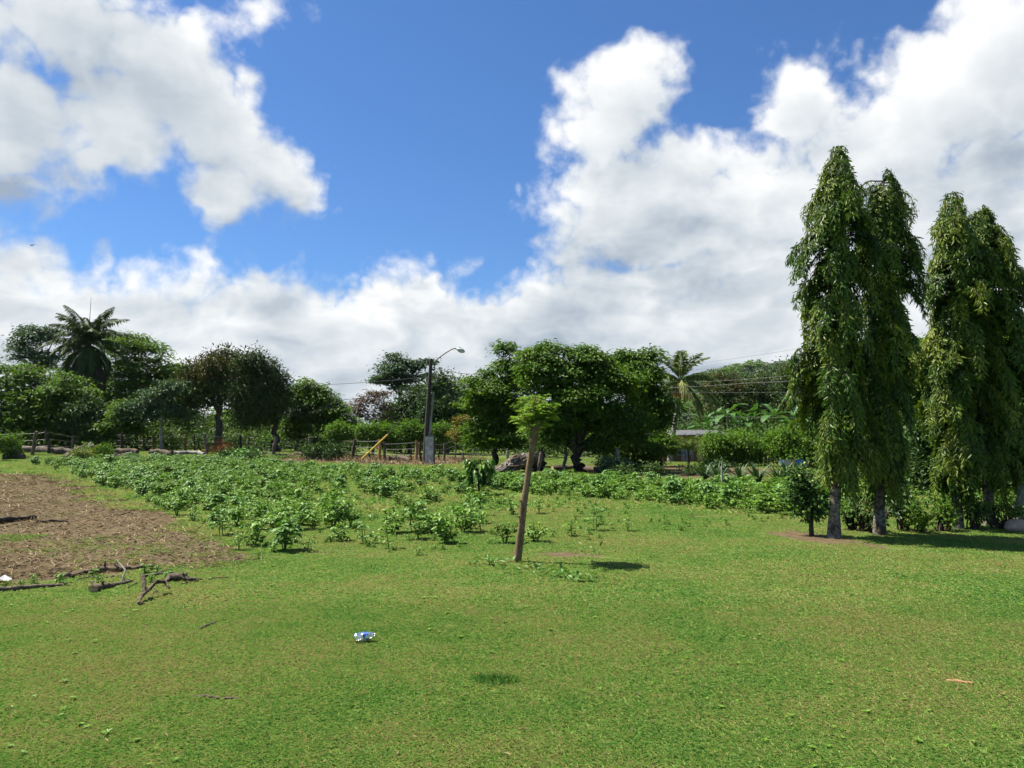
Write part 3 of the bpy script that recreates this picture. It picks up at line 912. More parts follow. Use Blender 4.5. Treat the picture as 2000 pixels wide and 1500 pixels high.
tree('leafy_tree', 'leafy tree behind the two right mast tree trunks', 1905, 25,
     [(1900, 900, 40, 45), (1940, 870, 50, 50), (1880, 940, 40, 26), (1960, 930, 46, 30)], fork=(1906, 940), ncl=240, nlf=30, spread=0.2, L=0.14, Wd=0.075, mat='feather', style='flat', group='garden trees on the right', r=0.08)
tree('leafy_tree', 'dark leafy tree closing the view at the right edge', 1985, 15.2,
     [(2010, 860, 60, 55), (1985, 900, 45, 40), (2040, 800, 60, 70), (2010, 740, 40, 50), (2060, 900, 60, 60)], fork=(1990, 940), ncl=390, nlf=36, spread=0.13, L=0.10, Wd=0.05, mat='dark', bark='bark_pale', group='garden trees on the right', r=0.085)
tree('citrus_tree', 'dark orange tree in shade between the mast tree trunks', 1820, 19.5,
     [(1815, 860, 32, 36), (1830, 905, 36, 36), (1800, 920, 30, 30), (1830, 820, 22, 26)], fork=(1822, 955), ncl=255, nlf=32, spread=0.15, L=0.11, Wd=0.055, mat='dark', bark='bark_dark', group='garden trees on the right', r=0.06)


# ------------------------------------------------------------------ weeping mast trees
def mast_tree(label, base_px, base_py, prof, seed, lean=0.0, apex=None):
    """prof: (py, left px, right px) outline read off the photograph"""
    global rng
    keep, rng = rng, np.random.default_rng(seed)
    b = GP(base_px, base_py)
    d = b.y
    k = d / 1511.0
    root = thing('mast_tree', label, 'tree', b, 'weeping mast trees on the right')
    zs = np.array([W(base_px, p[0], d).z for p in prof])
    xc = np.array([W((p[1] + p[2]) / 2, p[0], d).x for p in prof])
    rr = np.array([(p[2] - p[1]) / 2 * k for p in prof])
    o = np.argsort(zs); zs, xc, rr = zs[o], xc[o], rr[o]
    ztop = zs[-1]
    tz = np.linspace(-0.1, ztop - 0.05, 14)
    tx = np.interp(tz, [0, zs[0], ztop], [b.x, b.x * 0.7 + xc[0] * 0.3, xc[-1]]) + 0.03 * np.sin(tz * 1.3 + seed)
    path = np.column_stack([tx, np.full(14, d) + 0.03 * np.sin(tz * 1.7), tz + b.z])
    tb = MB()
    rad = np.interp(tz, [-0.1, 0.12, 0.5, 2.0, ztop], [0.125, 0.096, 0.084, 0.07, 0.012])
    tb.tube(path, rad, 14, wob=0.10)
    cb, bb = MB(), MB()
    P, A, Nn, Ls, Ws, T = [], [], [], [], [], []
    nt = 66
    # hanging tassels: groups of branches that leave the trunk together
    starts = []
    for q in range(nt):
        f = (q + rng.uniform(0.1, 0.9)) / nt
        zt = zs[0] + 0.4 + (ztop - zs[0] - 0.45) * f
        at_ = q * 2.399963 + rng.uniform(-0.5, 0.5)
        rt = rng.choice([rng.uniform(0.55, 0.85), rng.uniform(0.9, 1.38)])
        yt = rng.normal(0.50, 0.15)
        for _ in range(int(rng.integers(4, 8))):
            starts.append((zt + rng.normal(0, 0.07), at_ + rng.normal(0, 0.22), rt * rng.uniform(0.75, 1.05), yt))
    for q in range(70):
        starts.append((rng.uniform(zs[0] + 0.35, ztop), rng.uniform(0, 6.28), rng.uniform(0.25, 0.85), 0.34))
    for q in range(16):
        starts.append((rng.uniform(ztop - 0.6, ztop), rng.uniform(0, 6.28), rng.uniform(0.3, 0.9), 0.6))
    for z0, a, rf_, young in starts:
        hang = 0.12 + 0.22 * min(1.0, (ztop - z0) / 1.2)
        R0 = float(np.interp(z0 - hang, zs, rr)); cx = float(np.interp(z0 - hang, zs, xc))
        x0 = float(np.interp(z0, tz, tx))
        reach = R0 * rf_
        end = np.array([cx + math.cos(a) * reach, d + math.sin(a) * reach])
        drop = rng.uniform(0.25, 0.68) * min(1.0, 0.4 + R0 / 0.6)
        n = 9
        t = np.linspace(0, 1, n)
        rad_t = np.sin(t * math.pi / 2) ** 0.9
        px = x0 + (end[0] - x0) * rad_t; py = d + (end[1] - d) * rad_t
        pz = z0 + 0.10 * np.sin(t * math.pi) - drop * t ** 1.8
        pts = np.column_stack([px, py, np.maximum(pz, zs[0] - 0.12) + b.z])
        pts[1:] += rng.normal(0, 0.012, (n - 1, 3))
        bb.tube(pts, np.linspace(0.014, 0.004, n), 4, caps=False)
        tb0 = young + rng.normal(0, 0.13) + (0.22 if rng.uniform() < 0.18 else 0)
        ln = max(0.25, np.linalg.norm(np.diff(pts, axis=0), axis=1).sum())
        m = int(ln * 120)
        tt = rng.uniform(0.22, 1.0, m)
        q = np.column_stack([np.interp(tt, t, pts[:, i]) for i in range(3)])
        odir = np.array([math.cos(a), math.sin(a), 0])
        sd = np.array([-math.sin(a), math.cos(a), 0])
        sg = rng.choice([-1, 1], m)[:, None]
        q = q + sd * sg * rng.uniform(0, 0.05, m)[:, None] + rng.normal(0, 0.02, (m, 3))
        ax = odir * rng.uniform(0.0, 0.6, m)[:, None] + sd * sg * rng.uniform(0.1, 0.9, m)[:, None] + np.array([0, 0, -1.0]) * rng.uniform(0.3, 1.3, m)[:, None] + rng.normal(0, 0.22, (m, 3))
        P.append(q); A.append(ax); Nn.append(odir + rdir(m) * 0.6 + np.array([0, 0, 0.35]))
        s = rng.uniform(0.55, 1.35, m) * (0.75 if z0 > ztop - 0.5 else 1.0)
        Ls.append(0.100 * s); Ws.append(0.0255 * s)
        T.append(tb0 + rng.normal(0, 0.13, m) + (tt - 0.5) * 0.16)
    cb.leaves(np.concatenate(P), np.concatenate(A), np.concatenate(Nn), np.concatenate(Ls), np.concatenate(Ws), np.concatenate(T), fold=0.25, droop=0.12, hi=True)
    tb.build('trunk', M['bark_poly'], root)
    bb.build('branches', M['bark_dark'], root)
    cb.build('crown', M['poly'], root)
    rng = keep
    return root


mast_tree('tallest weeping mast tree, nearest the small citrus tree', 1632, 1050,
          [(295, 1630, 1650), (327, 1612, 1666), (367, 1604, 1688), (420, 1582, 1696), (480, 1572, 1702), (530, 1552, 1700), (600, 1566, 1698), (680, 1570, 1698), (740, 1548, 1698), (800, 1566, 1698), (860, 1580, 1698), (930, 1600, 1692), (972, 1622, 1676)], 11)
mast_tree('weeping mast tree with a bare twiggy top, second from left', 1720, 1046,
          [(349, 1698, 1745), (367, 1682, 1762), (407, 1678, 1780), (450, 1676, 1772), (520, 1678, 1796), (570, 1680, 1788), (640, 1680, 1786), (720, 1670, 1776), (800, 1666, 1772), (880, 1670, 1770), (940, 1680, 1762), (980, 1694, 1742)], 12)
mast_tree('weeping mast tree third from left with yellowish left side', 1868, 1033,
          [(379, 1850, 1868), (407, 1836, 1884), (450, 1812, 1902), (520, 1812, 1924), (600, 1800, 1934), (680, 1800, 1934), (760, 1798, 1934), (830, 1800, 1924), (900, 1812, 1920), (960, 1840, 1904), (990, 1852, 1888)], 13)
mast_tree('rightmost weeping mast tree, darker and behind its neighbour', 1930, 1027,
          [(409, 1905, 1930), (440, 1890, 1950), (500, 1885, 1985), (560, 1880, 2010), (640, 1880, 2020), (720, 1880, 2020), (800, 1885, 2010), (880, 1890, 1990), (940, 1900, 1975), (975, 1914, 1950)], 14)
# ------------------------------------------------------------------ palms
def frond(root_pt, a, el, Lf, droop, nl, ll, lw, hang, tint, r0=0.035, wspread=1.0):
    """one pinnate palm leaf: (mesh builder with rachis in slot 1 and leaflets in slot 0)"""
    mb = MB()
    n = 10
    t = np.linspace(0, 1, n)
    h = np.array([math.cos(a), math.sin(a), 0.0])
    ang = el - droop * t ** 1.3
    step = Lf / (n - 1)
    pts = [np.array(tuple(root_pt), float)]
    for i in range(1, n):
        pts.append(pts[-1] + step * (h * math.cos(ang[i]) + np.array([0, 0, 1]) * math.sin(ang[i])))
    pts = np.array(pts)
    mb.tube(pts, np.linspace(r0, 0.008, n), 5, mat=1, caps=False, tint=tint)
    tt = np.linspace(0.14, 0.99, nl)
    q = np.column_stack([np.interp(tt, t, pts[:, i]) for i in range(3)])
    tan = norm(np.column_stack([np.interp(tt, t, np.gradient(pts[:, i])) for i in range(3)]))
    side = np.array([-math.sin(a), math.cos(a), 0.0])
    for s in (-1, 1):
        ax = side * s * wspread + tan * 0.6 + np.array([0, 0, -1]) * hang + rng.normal(0, 0.13, (nl, 3))
        up = np.cross(tan, side * s) * s
        l = ll * np.sin(np.clip(tt, 0.05, 0.98) * math.pi) ** 0.5 * rng.uniform(0.8, 1.1, nl)
        mb.leaves(q, ax, up * -1 + np.array([0, 0, 1.0]) + rng.normal(0, 0.2, (nl, 3)), l, lw, tint + rng.normal(0, 0.15, nl), fold=0.2, droop=0.25)
    return mb


def shaggy_palm():
    d = 70
    b = W(172, 855, d); b.z = 0
    root = thing('palm_tree', 'tall shaggy palm with drooping fronds above the left trees', 'palm', b)
    top = W(172, 672, d)
    tb = MB()
    tb.tube(wander(b, top, 9, 0.05), np.linspace(0.30, 0.24, 9), 10, wob=0.1)
    tb.build('trunk', M['bark_dark'], root)
    for i in range(46):
        f = i / 45.0
        a = i * 2.399963 + rng.uniform(-0.35, 0.35)
        el = R(84) - f * R(118) + R(rng.uniform(-9, 9))
        mb = frond(top + Vector((0, 0, 0.3 - 0.5 * f)), a, el, rng.uniform(3.5, 4.5), R(62 + 30 * f), 60, 0.85, 0.050, 0.85, 0.5, 0.05)
        mb.build('frond', [M['palm'], M['palm']], root)
    for i in range(34):
        a = i * 2.399963 + rng.uniform(0, 0.8)
        mb = frond(top + Vector((0, 0, -0.5)), a, R(-35 - rng.uniform(0, 25)), rng.uniform(2.8, 4.6), R(50), 34, 0.7, 0.09, 1.1, 0.4, 0.05)
        mb.build('dead_frond', [M['palm_dead'], M['palm_dead']], root)
    sp = MB()
    sp.tube([top, top + Vector((0.12, 0, 4.3))], [0.05, 0.012], 5)
    sp.build('spear_leaf', M['palm'], root)


shaggy_palm()


def coconut_palm():
    d = 52
    root = thing('coconut_palm', 'leaning coconut palm with orange nuts beside the shade trees', 'palm', W(1312, 903, d))
    top = W(1329, 762, d)
    tb = MB()
    p0 = W(1308, 905, d)
    pts = [p0, W(1311, 870, d), W(1316, 840, d), W(1322, 805, d), top]
    pts = np.array([tuple(p) for p in pts])
    tt = np.linspace(0, 1, 16)
    path = np.column_stack([np.interp(tt, np.linspace(0, 1, 5), pts[:, i]) for i in range(3)])
    tb.tube(path, np.linspace(0.19, 0.12, 16) * (1 + 0.06 * (np.arange(16) % 2)), 9)
    tb.tube([top, W(1330, 735, d)], [0.14, 0.10], 8)
    tb.build('trunk', M['bark_pale'], root)
    c = W(1329, 745, d)
    spec = [(1.2, 80, 2.5, 45), (4.5, 76, 2.3, 50), (0.3, 66, 2.7, 60), (2.9, 70, 2.5, 60), (5.4, 72, 2.4, 55), (2.2, 74, 2.5, 50), (3.4, 40, 2.8, 95), (0.1, 35, 2.9, 80), (5.6, 38, 3.0, 90), (2.2, 45, 2.8, 90),
            (0.0, 5, 3.0, 85), (3.1, 0, 2.6, 80), (5.9, -10, 3.2, 75), (0.5, -20, 3.0, 65), (4.6, 10, 2.8, 90), (1.6, 20, 2.8, 80), (5.2, -30, 2.9, 50), (3.8, -25, 2.6, 55)]
    for i, (a, el, lf, dr) in enumerate(spec):
        mb = frond(c, a, R(el), lf * 1.1, R(dr), 80, 0.62, 0.030, 0.9 if el < 60 else 0.25, 0.35 + 0.5 * (el < 20) * rng.uniform(0.3, 1), 0.04, 0.65)
        mb.build('frond', [M['coco'], M['coco']], root)
    nut = MB()
    u, v = np.meshgrid(np.linspace(0, 2 * math.pi, 9)[:-1], np.linspace(0.0, math.pi, 6))
    sph = np.stack([np.cos(u) * np.sin(v), np.sin(u) * np.sin(v), 1.25 * np.cos(v)], -1).reshape(-1, 3) * 0.15
    i = np.arange(5)[:, None] * 8; j = np.arange(8)[None, :]; k = (j + 1) % 8
    nut.raw(sph, np.stack([i + j, i + 8 + j, i + 8 + k, i + k], -1).reshape(-1, 4), 0.5, smooth=True)
    me = nut.mesh('coconut', plain_mat('coconut_husk', (0.42, 0.16, 0.035), 0.5, 0.5, 4))
    for q in range(13):
        a = q * 2.4
        o = bpy.data.objects.new('coconut', me); COL.objects.link(o); o.parent = root
        cc = W(1327, 768, d)
        o.location = Vector((cc.x + math.cos(a) * rng.uniform(0.15, 0.5), cc.y + math.sin(a) * rng.uniform(0.15, 0.4), cc.z + rng.uniform(-0.28, 0.22))) - root.location
        o.rotation_euler = (rng.uniform(-.5, .5), rng.uniform(-.5, .5), a)


coconut_palm()


def small_palm():
    b = GP(1345, 915)
    root = thing('young_palm', 'young bright green palm sprouting in front of the porch', 'palm', b)
    tb = MB(); tb.tube([b - Vector((0, 0, .1)), b + Vector((0, 0, 1.0))], [0.08, 0.05], 7); tb.build('stem', M['bark_dark'], root)
    for i in range(11):
        mb = frond(b + Vector((0, 0, 0.95)), i * 2.4, R(84 - i * 5), 1.25, R(60), 30, 0.3, 0.03, 0.35, 0.15, 0.015)
        mb.build('frond', [M['coco'], M['coco']], root)


small_palm()


# ------------------------------------------------------------------ banana plants
def banana(label, px, py_top, d, n, seed, bend=1.0):
    global rng
    keep, rng = rng, np.random.default_rng(seed)
    b = W(px, 855, d); b.z = float(gz(b.x, d))
    root = thing('banana_plant', label, 'banana plant', b, 'banana plants behind the hedge')
    h = W(px, py_top, d).z - 0.9
    tb = MB()
    tb.tube(wander(b - Vector((0, 0, .1)), b + Vector((0, 0, h)), 6, 0.03), np.linspace(0.15, 0.09, 6), 9)
    tb.build('stem', plain_mat('banana_stem', (0.10, 0.13, 0.04), 0.6, 0.4), root)
    for i in range(n):
        a = i * 2.4 + seed
        el = R(rng.uniform(45, 88)) if i < 3 else R(rng.uniform(5, 55))
        Lf = rng.uniform(1.7, 2.4); dr = R(rng.uniform(35, 100)) * bend * (0.25 if i == 0 else 1)
        m = 12
        t = np.linspace(0, 1, m)
        hv = np.array([math.cos(a), math.sin(a), 0.0]); sv = np.array([-math.sin(a), math.cos(a), 0.0])
        ang = el - dr * t ** 1.2
        p = [np.array([b.x, b.y, b.z + h - 0.1])]
        for q in range(1, m):
            p.append(p[-1] + Lf / (m - 1) * (hv * math.cos(ang[q]) + np.array([0, 0, 1]) * math.sin(ang[q])))
        p = np.array(p)
        nr = -np.sin(ang)[:, None] * hv + np.cos(ang)[:, None] * np.array([0, 0, 1])
        w = 0.30 * np.clip(np.sin(np.clip((t - 0.12) / 0.88, 0, 1) * math.pi) ** 0.55, 0.02, 1)
        lf = MB()
        for s in (-1, 1):
            for q in range(1, m - 1):         # blade split into strips along the veins
                sag = rng.uniform(-0.15, 0.25)
                e0 = p[q] + sv * s * w[q] + nr[q] * (0.25 - sag) * w[q]
                e1 = p[q + 1] + sv * s * w[q + 1] + nr[q + 1] * (0.25 - sag) * w[q + 1]
                if rng.uniform() < 0.4:
                    e1 = e1 - (p[q + 1] - p[q]) * 0.25
                lf.raw(np.array([p[q], p[q + 1], e1, e0]), [(0, 1, 2, 3) if s > 0 else (3, 2, 1, 0)], np.clip(0.5 + rng.normal(0, 0.2), 0, 1))
        lf.tube(p, np.linspace(0.03, 0.008, m), 4, caps=False, tint=0.95)
        lf.build('leaf', M['banana'], root)
    rng = keep


banana('banana plant with one upright leaf, left of the clump', 1422, 786, 61, 9, 3)
banana('banana plant with arching leaves at the left end of the clump', 1388, 812, 61.5, 8, 4)
banana('banana plant leaning in the middle of the clump', 1462, 806, 60, 8, 5)
banana('banana plant with broad upright leaves right in the clump', 1512, 788, 59, 10, 6)
banana('low banana plant at the right end of the clump', 1546, 806, 58, 8, 7)


# ------------------------------------------------------------------ leaning stake that has sprouted
def stake_tree():
    b = GP(1010, 1098)
    d = b.y
    root = thing('sprouting_stake', 'leaning thick stake with a tuft of bright new leaves', 'young tree', b)
    tb = MB()
    t1 = W(1042, 862, d)
    pts = np.array([tuple(b - Vector((0.01, 0, 0.15))), tuple(b), tuple(W(1016, 1050, d)), tuple(W(1023, 985, d)), tuple(W(1032, 920, d)), tuple(t1)])
    tt = np.linspace(0, 1, 22)
    path = np.column_stack([np.interp(tt, np.linspace(0, 1, 6), pts[:, i]) for i in range(3)]) + rng.normal(0, 0.002, (22, 3))
    tb.tube(path, np.linspace(0.056, 0.040, 22) * (1 + 0.10 * rng.uniform(-.5, 1, 22)), 14, wob=0.05)
    t2 = W(1048, 812, d)
    tb.tube([W(1042, 868, d), W(1043, 855, d), W(1046, 838, d), t2], [0.050, 0.056, 0.046, 0.036], 12, wob=0.08)
    tb.build('trunk', M['stake'], root)
    kn = MB(); kc = W(1037, 860, d - 0.048)
    kn.tube([kc + Vector((0, 0.03, 0)), kc], [0.030, 0.023], 10, wob=0.1); kn.build('cut_knot', M['cut'], root)
    for z, s in ((1.25, 1), (0.85, -1), (1.0, 1), (0.6, -1), (0.4, 1)):
        nb = MB(); q = path[np.argmin(np.abs(path[:, 2] - z))]
        nb.tube([q + np.array([s * 0.035, -0.02, 0]), q + np.array([s * 0.068, -0.03, 0.012])], [0.018, 0.010], 6)
        nb.build('branch_stub', M['stake'], root)
    sh, lf = MB(), MB()
    ends = [(1012, 818), (1018, 804), (1032, 782), (1046, 772), (1058, 778), (1070, 792), (1084, 800), (1080, 812), (1066, 822), (1024, 836), (1036, 846), (1060, 838), (1048, 778), (1040, 790), (1034, 800), (1058, 800), (1045, 790), (1072, 806), (1018, 822), (1050, 782), (1080, 800), (1028, 815)]
    for i, (px, py) in enumerate(ends):
        e = W(px, py, d + rng.uniform(-0.28, 0.28))
        s0 = W(rng.uniform(1040, 1050), rng.uniform(815, 845), d)
        pts = curve(s0, e, sag=-0.05, n=7)
        sh.tube(pts, np.linspace(0.017, 0.005, 7), 5, caps=False)
        for q in range(9):                     # compound leaves along each shoot
            p = pts[min(6, int(rng.uniform(2, 7)))] + rng.normal(0, 0.02, 3)
            a = rng.uniform(0, 6.28)
            ax = np.array([math.cos(a), math.sin(a), rng.uniform(-0.5, 0.9)]); ax = ax / np.linalg.norm(ax)
            ll = rng.uniform(0.10, 0.18); m = 8
            sd = np.cross(ax, [0, 0, 1]); sd = sd / np.linalg.norm(sd)
            u = np.linspace(0.3, 1, m)
            c = p + ax * u[:, None] * ll - np.array([0, 0, 1]) * (u ** 2)[:, None] * ll * 0.25
            ct = rng.normal(0.5, 0.22)
            for s in (-1, 1):
                lf.leaves(c, sd * s + ax * 0.6 + rng.normal(0, 0.15, (m, 3)), np.array([0, 0, 1.0]) + rng.normal(0, 0.3, (m, 3)), rng.uniform(0.042, 0.066, m), 0.026, ct + rng.normal(0, 0.12, m), droop=0.15)
    sh.build('shoots', M['stake'], root)
    lf.build('crown', M['sprout'], root)
    # clippings lying round its foot
    cl = MB()
    for (px, py, n, sp) in [(960, 1106, 26, 0.14), (978, 1100, 18, 0.12), (1060, 1118, 20, 0.2), (1105, 1128, 34, 0.13), (1132, 1137, 16, 0.07), (1030, 1112, 14, 0.15), (1160, 1078, 12, 0.2)]:
        c = G(px, py)
        q = np.column_stack([c.x + rng.normal(0, sp, n), c.y + rng.normal(0, sp * 0.7, n), np.zeros(n)])
        q[:, 2] = gz(q[:, 0], q[:, 1]) + rng.uniform(0.03, 0.09, n)
        cl.leaves(q, rdir(n) * np.array([1, 1, 0.4]), rdir(n) * 0.5 + np.array([0, 0, 1]), rng.uniform(0.06, 0.11, n), 0.045, rng.uniform(0.2, 0.7, n))
    tag(cl.build('leaf_clippings', M['crop_blue']), 'wilted leaf clippings strewn on the lawn round the stake', 'clippings', kind='stuff')


stake_tree()


# ------------------------------------------------------------------ young tree with big drooping leaves
def cacao():
    b = GP(935, 968); d = b.y
    root = thing('young_cacao_tree', 'young tree with large drooping glossy leaves standing in the crop', 'young tree', b)
    tb = MB(); top = W(935, 905, d)
    tb.tube(wander(b - Vector((0, 0, .1)), top, 6, 0.015), np.linspace(0.035, 0.02, 6), 8)
    P, A, T = [], [], []
    c0 = np.array(tuple(W(935, 918, d)))
    for q in range(34):
        u = rdir(1)[0]; u[2] = u[2] * 0.9 + 0.15
        e = c0 + u * np.array([0.40, 0.40, 0.44]) * rng.uniform(0.55, 1.0)
        tb.tube(curve(top + Vector((0, 0, -0.3)), e, sag=-0.06, n=5), np.linspace(0.014, 0.005, 5), 5, caps=False)
        n = 9
        a = math.atan2(u[1], u[0]) + rng.normal(0, 0.8, n)
        P.append(e + rng.normal(0, 0.04, (n, 3)))
        A.append(np.column_stack([np.cos(a) * 0.7, np.sin(a) * 0.7, rng.uniform(-1.2, -0.1, n)]))
        T.append(rng.normal(0.5 + 0.25 * u[2], 0.2, n))
    tb.build('trunk', M['bark_dark'], root)
    cb = MB()
    P, A, T = np.concatenate(P), np.concatenate(A), np.concatenate(T)
    n = len(P)
    cb.leaves(P, A, np.column_stack([A[:, 0], A[:, 1], np.full(n, 0.6)]) + rdir(n) * 0.3, rng.uniform(0.17, 0.28, n), rng.uniform(0.075, 0.11, n), T, fold=0.2, droop=0.22, hi=True)
    cb.build('crown', leaf_mat('leaf_cacao', (0.030, 0.085, 0.012), (0.065, 0.150, 0.022), (0.150, 0.250, 0.045), trans=0.25, rough=0.45, spec=0.3), root)


cacao()


# ------------------------------------------------------------------ small citrus tree with fruit
def citrus():
    b = GP(1586, 1046); d = b.y
    root = thing('small_citrus_tree', 'small citrus tree with pale green fruit beside the tallest mast tree', 'young tree', b)
    tb, cb = MB(), MB()
    top = W(1582, 960, d)
    tb.tube(wander(b - Vector((0, 0, .1)), top, 7, 0.01), np.linspace(0.045, 0.022, 7), 9)
    k = d / 1511
    lobes = [(W(1575, 950, d), (0.28, 0.26, 0.26)), (W(1565, 920, d + 0.1), (0.20, 0.2, 0.18)), (W(1590, 985, d - 0.05), (0.24, 0.24, 0.17)), (W(1580, 1003, d), (0.26, 0.24, 0.12)), (W(1560, 965, d), (0.17, 0.2, 0.2))]
    C = crown_mesh(cb, lobes, 130, 16, 0.07, 0.075, 0.036, 'ball', True, shell=0.4)
    for p in C[::4]:
        tb.tube(wander(tuple(top - Vector((0, 0, 0.2))), p, 4, 0.02), np.linspace(0.014, 0.004, 4), 4, caps=False)
    tb.build('trunk', M['bark_dark'], root)
    cb.build('crown', leaf_mat('leaf_citrus', (0.020, 0.058, 0.014), (0.040, 0.095, 0.020), (0.11, 0.17, 0.03), trans=0.2, rough=0.55, spec=0.15), root)
    fm = plain_mat('citrus_fruit', (0.24, 0.33, 0.07), 0.45, 0.25, 20)
    u, v = np.meshgrid(np.linspace(0, 2 * math.pi, 9)[:-1], np.linspace(0.0, math.pi, 6))
    sph = np.stack([np.cos(u) * np.sin(v), np.sin(u) * np.sin(v), np.cos(v)], -1).reshape(-1, 3) * 0.026
    i = np.arange(5)[:, None] * 8; j = np.arange(8)[None, :]; kk = (j + 1) % 8
    fb = MB(); fb.raw(sph, np.stack([i + j, i + 8 + j, i + 8 + kk, i + kk], -1).reshape(-1, 4), smooth=True)
    me = fb.mesh('fruit', fm)
    for (px, py) in [(1592, 985), (1580, 996), (1601, 990), (1570, 1000), (1612, 1000), (1562, 930), (1588, 940), (1572, 905), (1600, 970)]:
        o = bpy.data.objects.new('fruit', me); COL.objects.link(o); o.parent = root
        o.location = W(px, py, d - 0.26) - root.location
        o.scale = (1, 1, rng.uniform(0.9, 1.15))


citrus()


# ------------------------------------------------------------------ crop plants
def crop_mesh(h, nst, mat, seed):
    global rng
    keep, rng = rng, np.random.default_rng(seed)
    mb = MB()
    for s in range(nst):
        a = rng.uniform(0, 6.28); ln = rng.uniform(0.10, 0.42) * h
        top = np.array([math.cos(a) * ln, math.sin(a) * ln, h * rng.uniform(0.6, 1.0)])
        pts = curve((rng.normal(0, 0.015), rng.normal(0, 0.015), -0.03), top, sag=-0.05 * h, n=6, bow=(0, 0, 0))
        mb.tube(pts, np.linspace(0.009, 0.004, 6), 4, mat=1, caps=False, tint=0.6)
        for q in range(9):
            t = rng.uniform(0.25, 1.0)
            p = np.array([np.interp(t, np.linspace(0, 1, 6), pts[:, i]) for i in range(3)])
            b = rng.uniform(0, 6.28)
            out = np.array([math.cos(b), math.sin(b), rng.uniform(-0.1, 0.45)])
            pe = p + out * rng.uniform(0.05, 0.13) * min(1, h / 0.4)
            mb.tube([p, pe], [0.004, 0.003], 3, mat=1, caps=False, tint=0.7)
            sd = np.array([-math.sin(b), math.cos(b), 0])
            ax = np.array([out, sd + out * 0.3, -sd + out * 0.3]) + rng.normal(0, 0.15, (3, 3)) + np.array([0, 0, -0.25])
            ll = rng.uniform(0.055, 0.11) * min(1.1, h / 0.45)
            mb.leaves(np.array([pe] * 3), ax, np.array([0, 0, 1.0]) + rng.normal(0, 0.35, (3, 3)), ll, ll * 0.62, rng.normal(0.5, 0.22) + rng.normal(0, 0.1, 3), fold=0.12, droop=0.2, hi=True)
    me = mb.mesh('crop_plant', [M[mat], M['crop']])
    rng = keep
    return me


CROPS = [crop_mesh(0.44, 6, 'crop', 101), crop_mesh(0.37, 5, 'crop', 102), crop_mesh(0.47, 7, 'crop_blue', 103), crop_mesh(0.31, 4, 'crop', 104), crop_mesh(0.40, 6, 'crop', 105), crop_mesh(0.26, 4, 'crop', 106), crop_mesh(0.42, 5, 'lime', 107)]
THIN = [crop_mesh(0.42, 2, 'crop', 111), crop_mesh(0.36, 2, 'crop', 112), crop_mesh(0.50, 2, 'crop_blue', 113)]


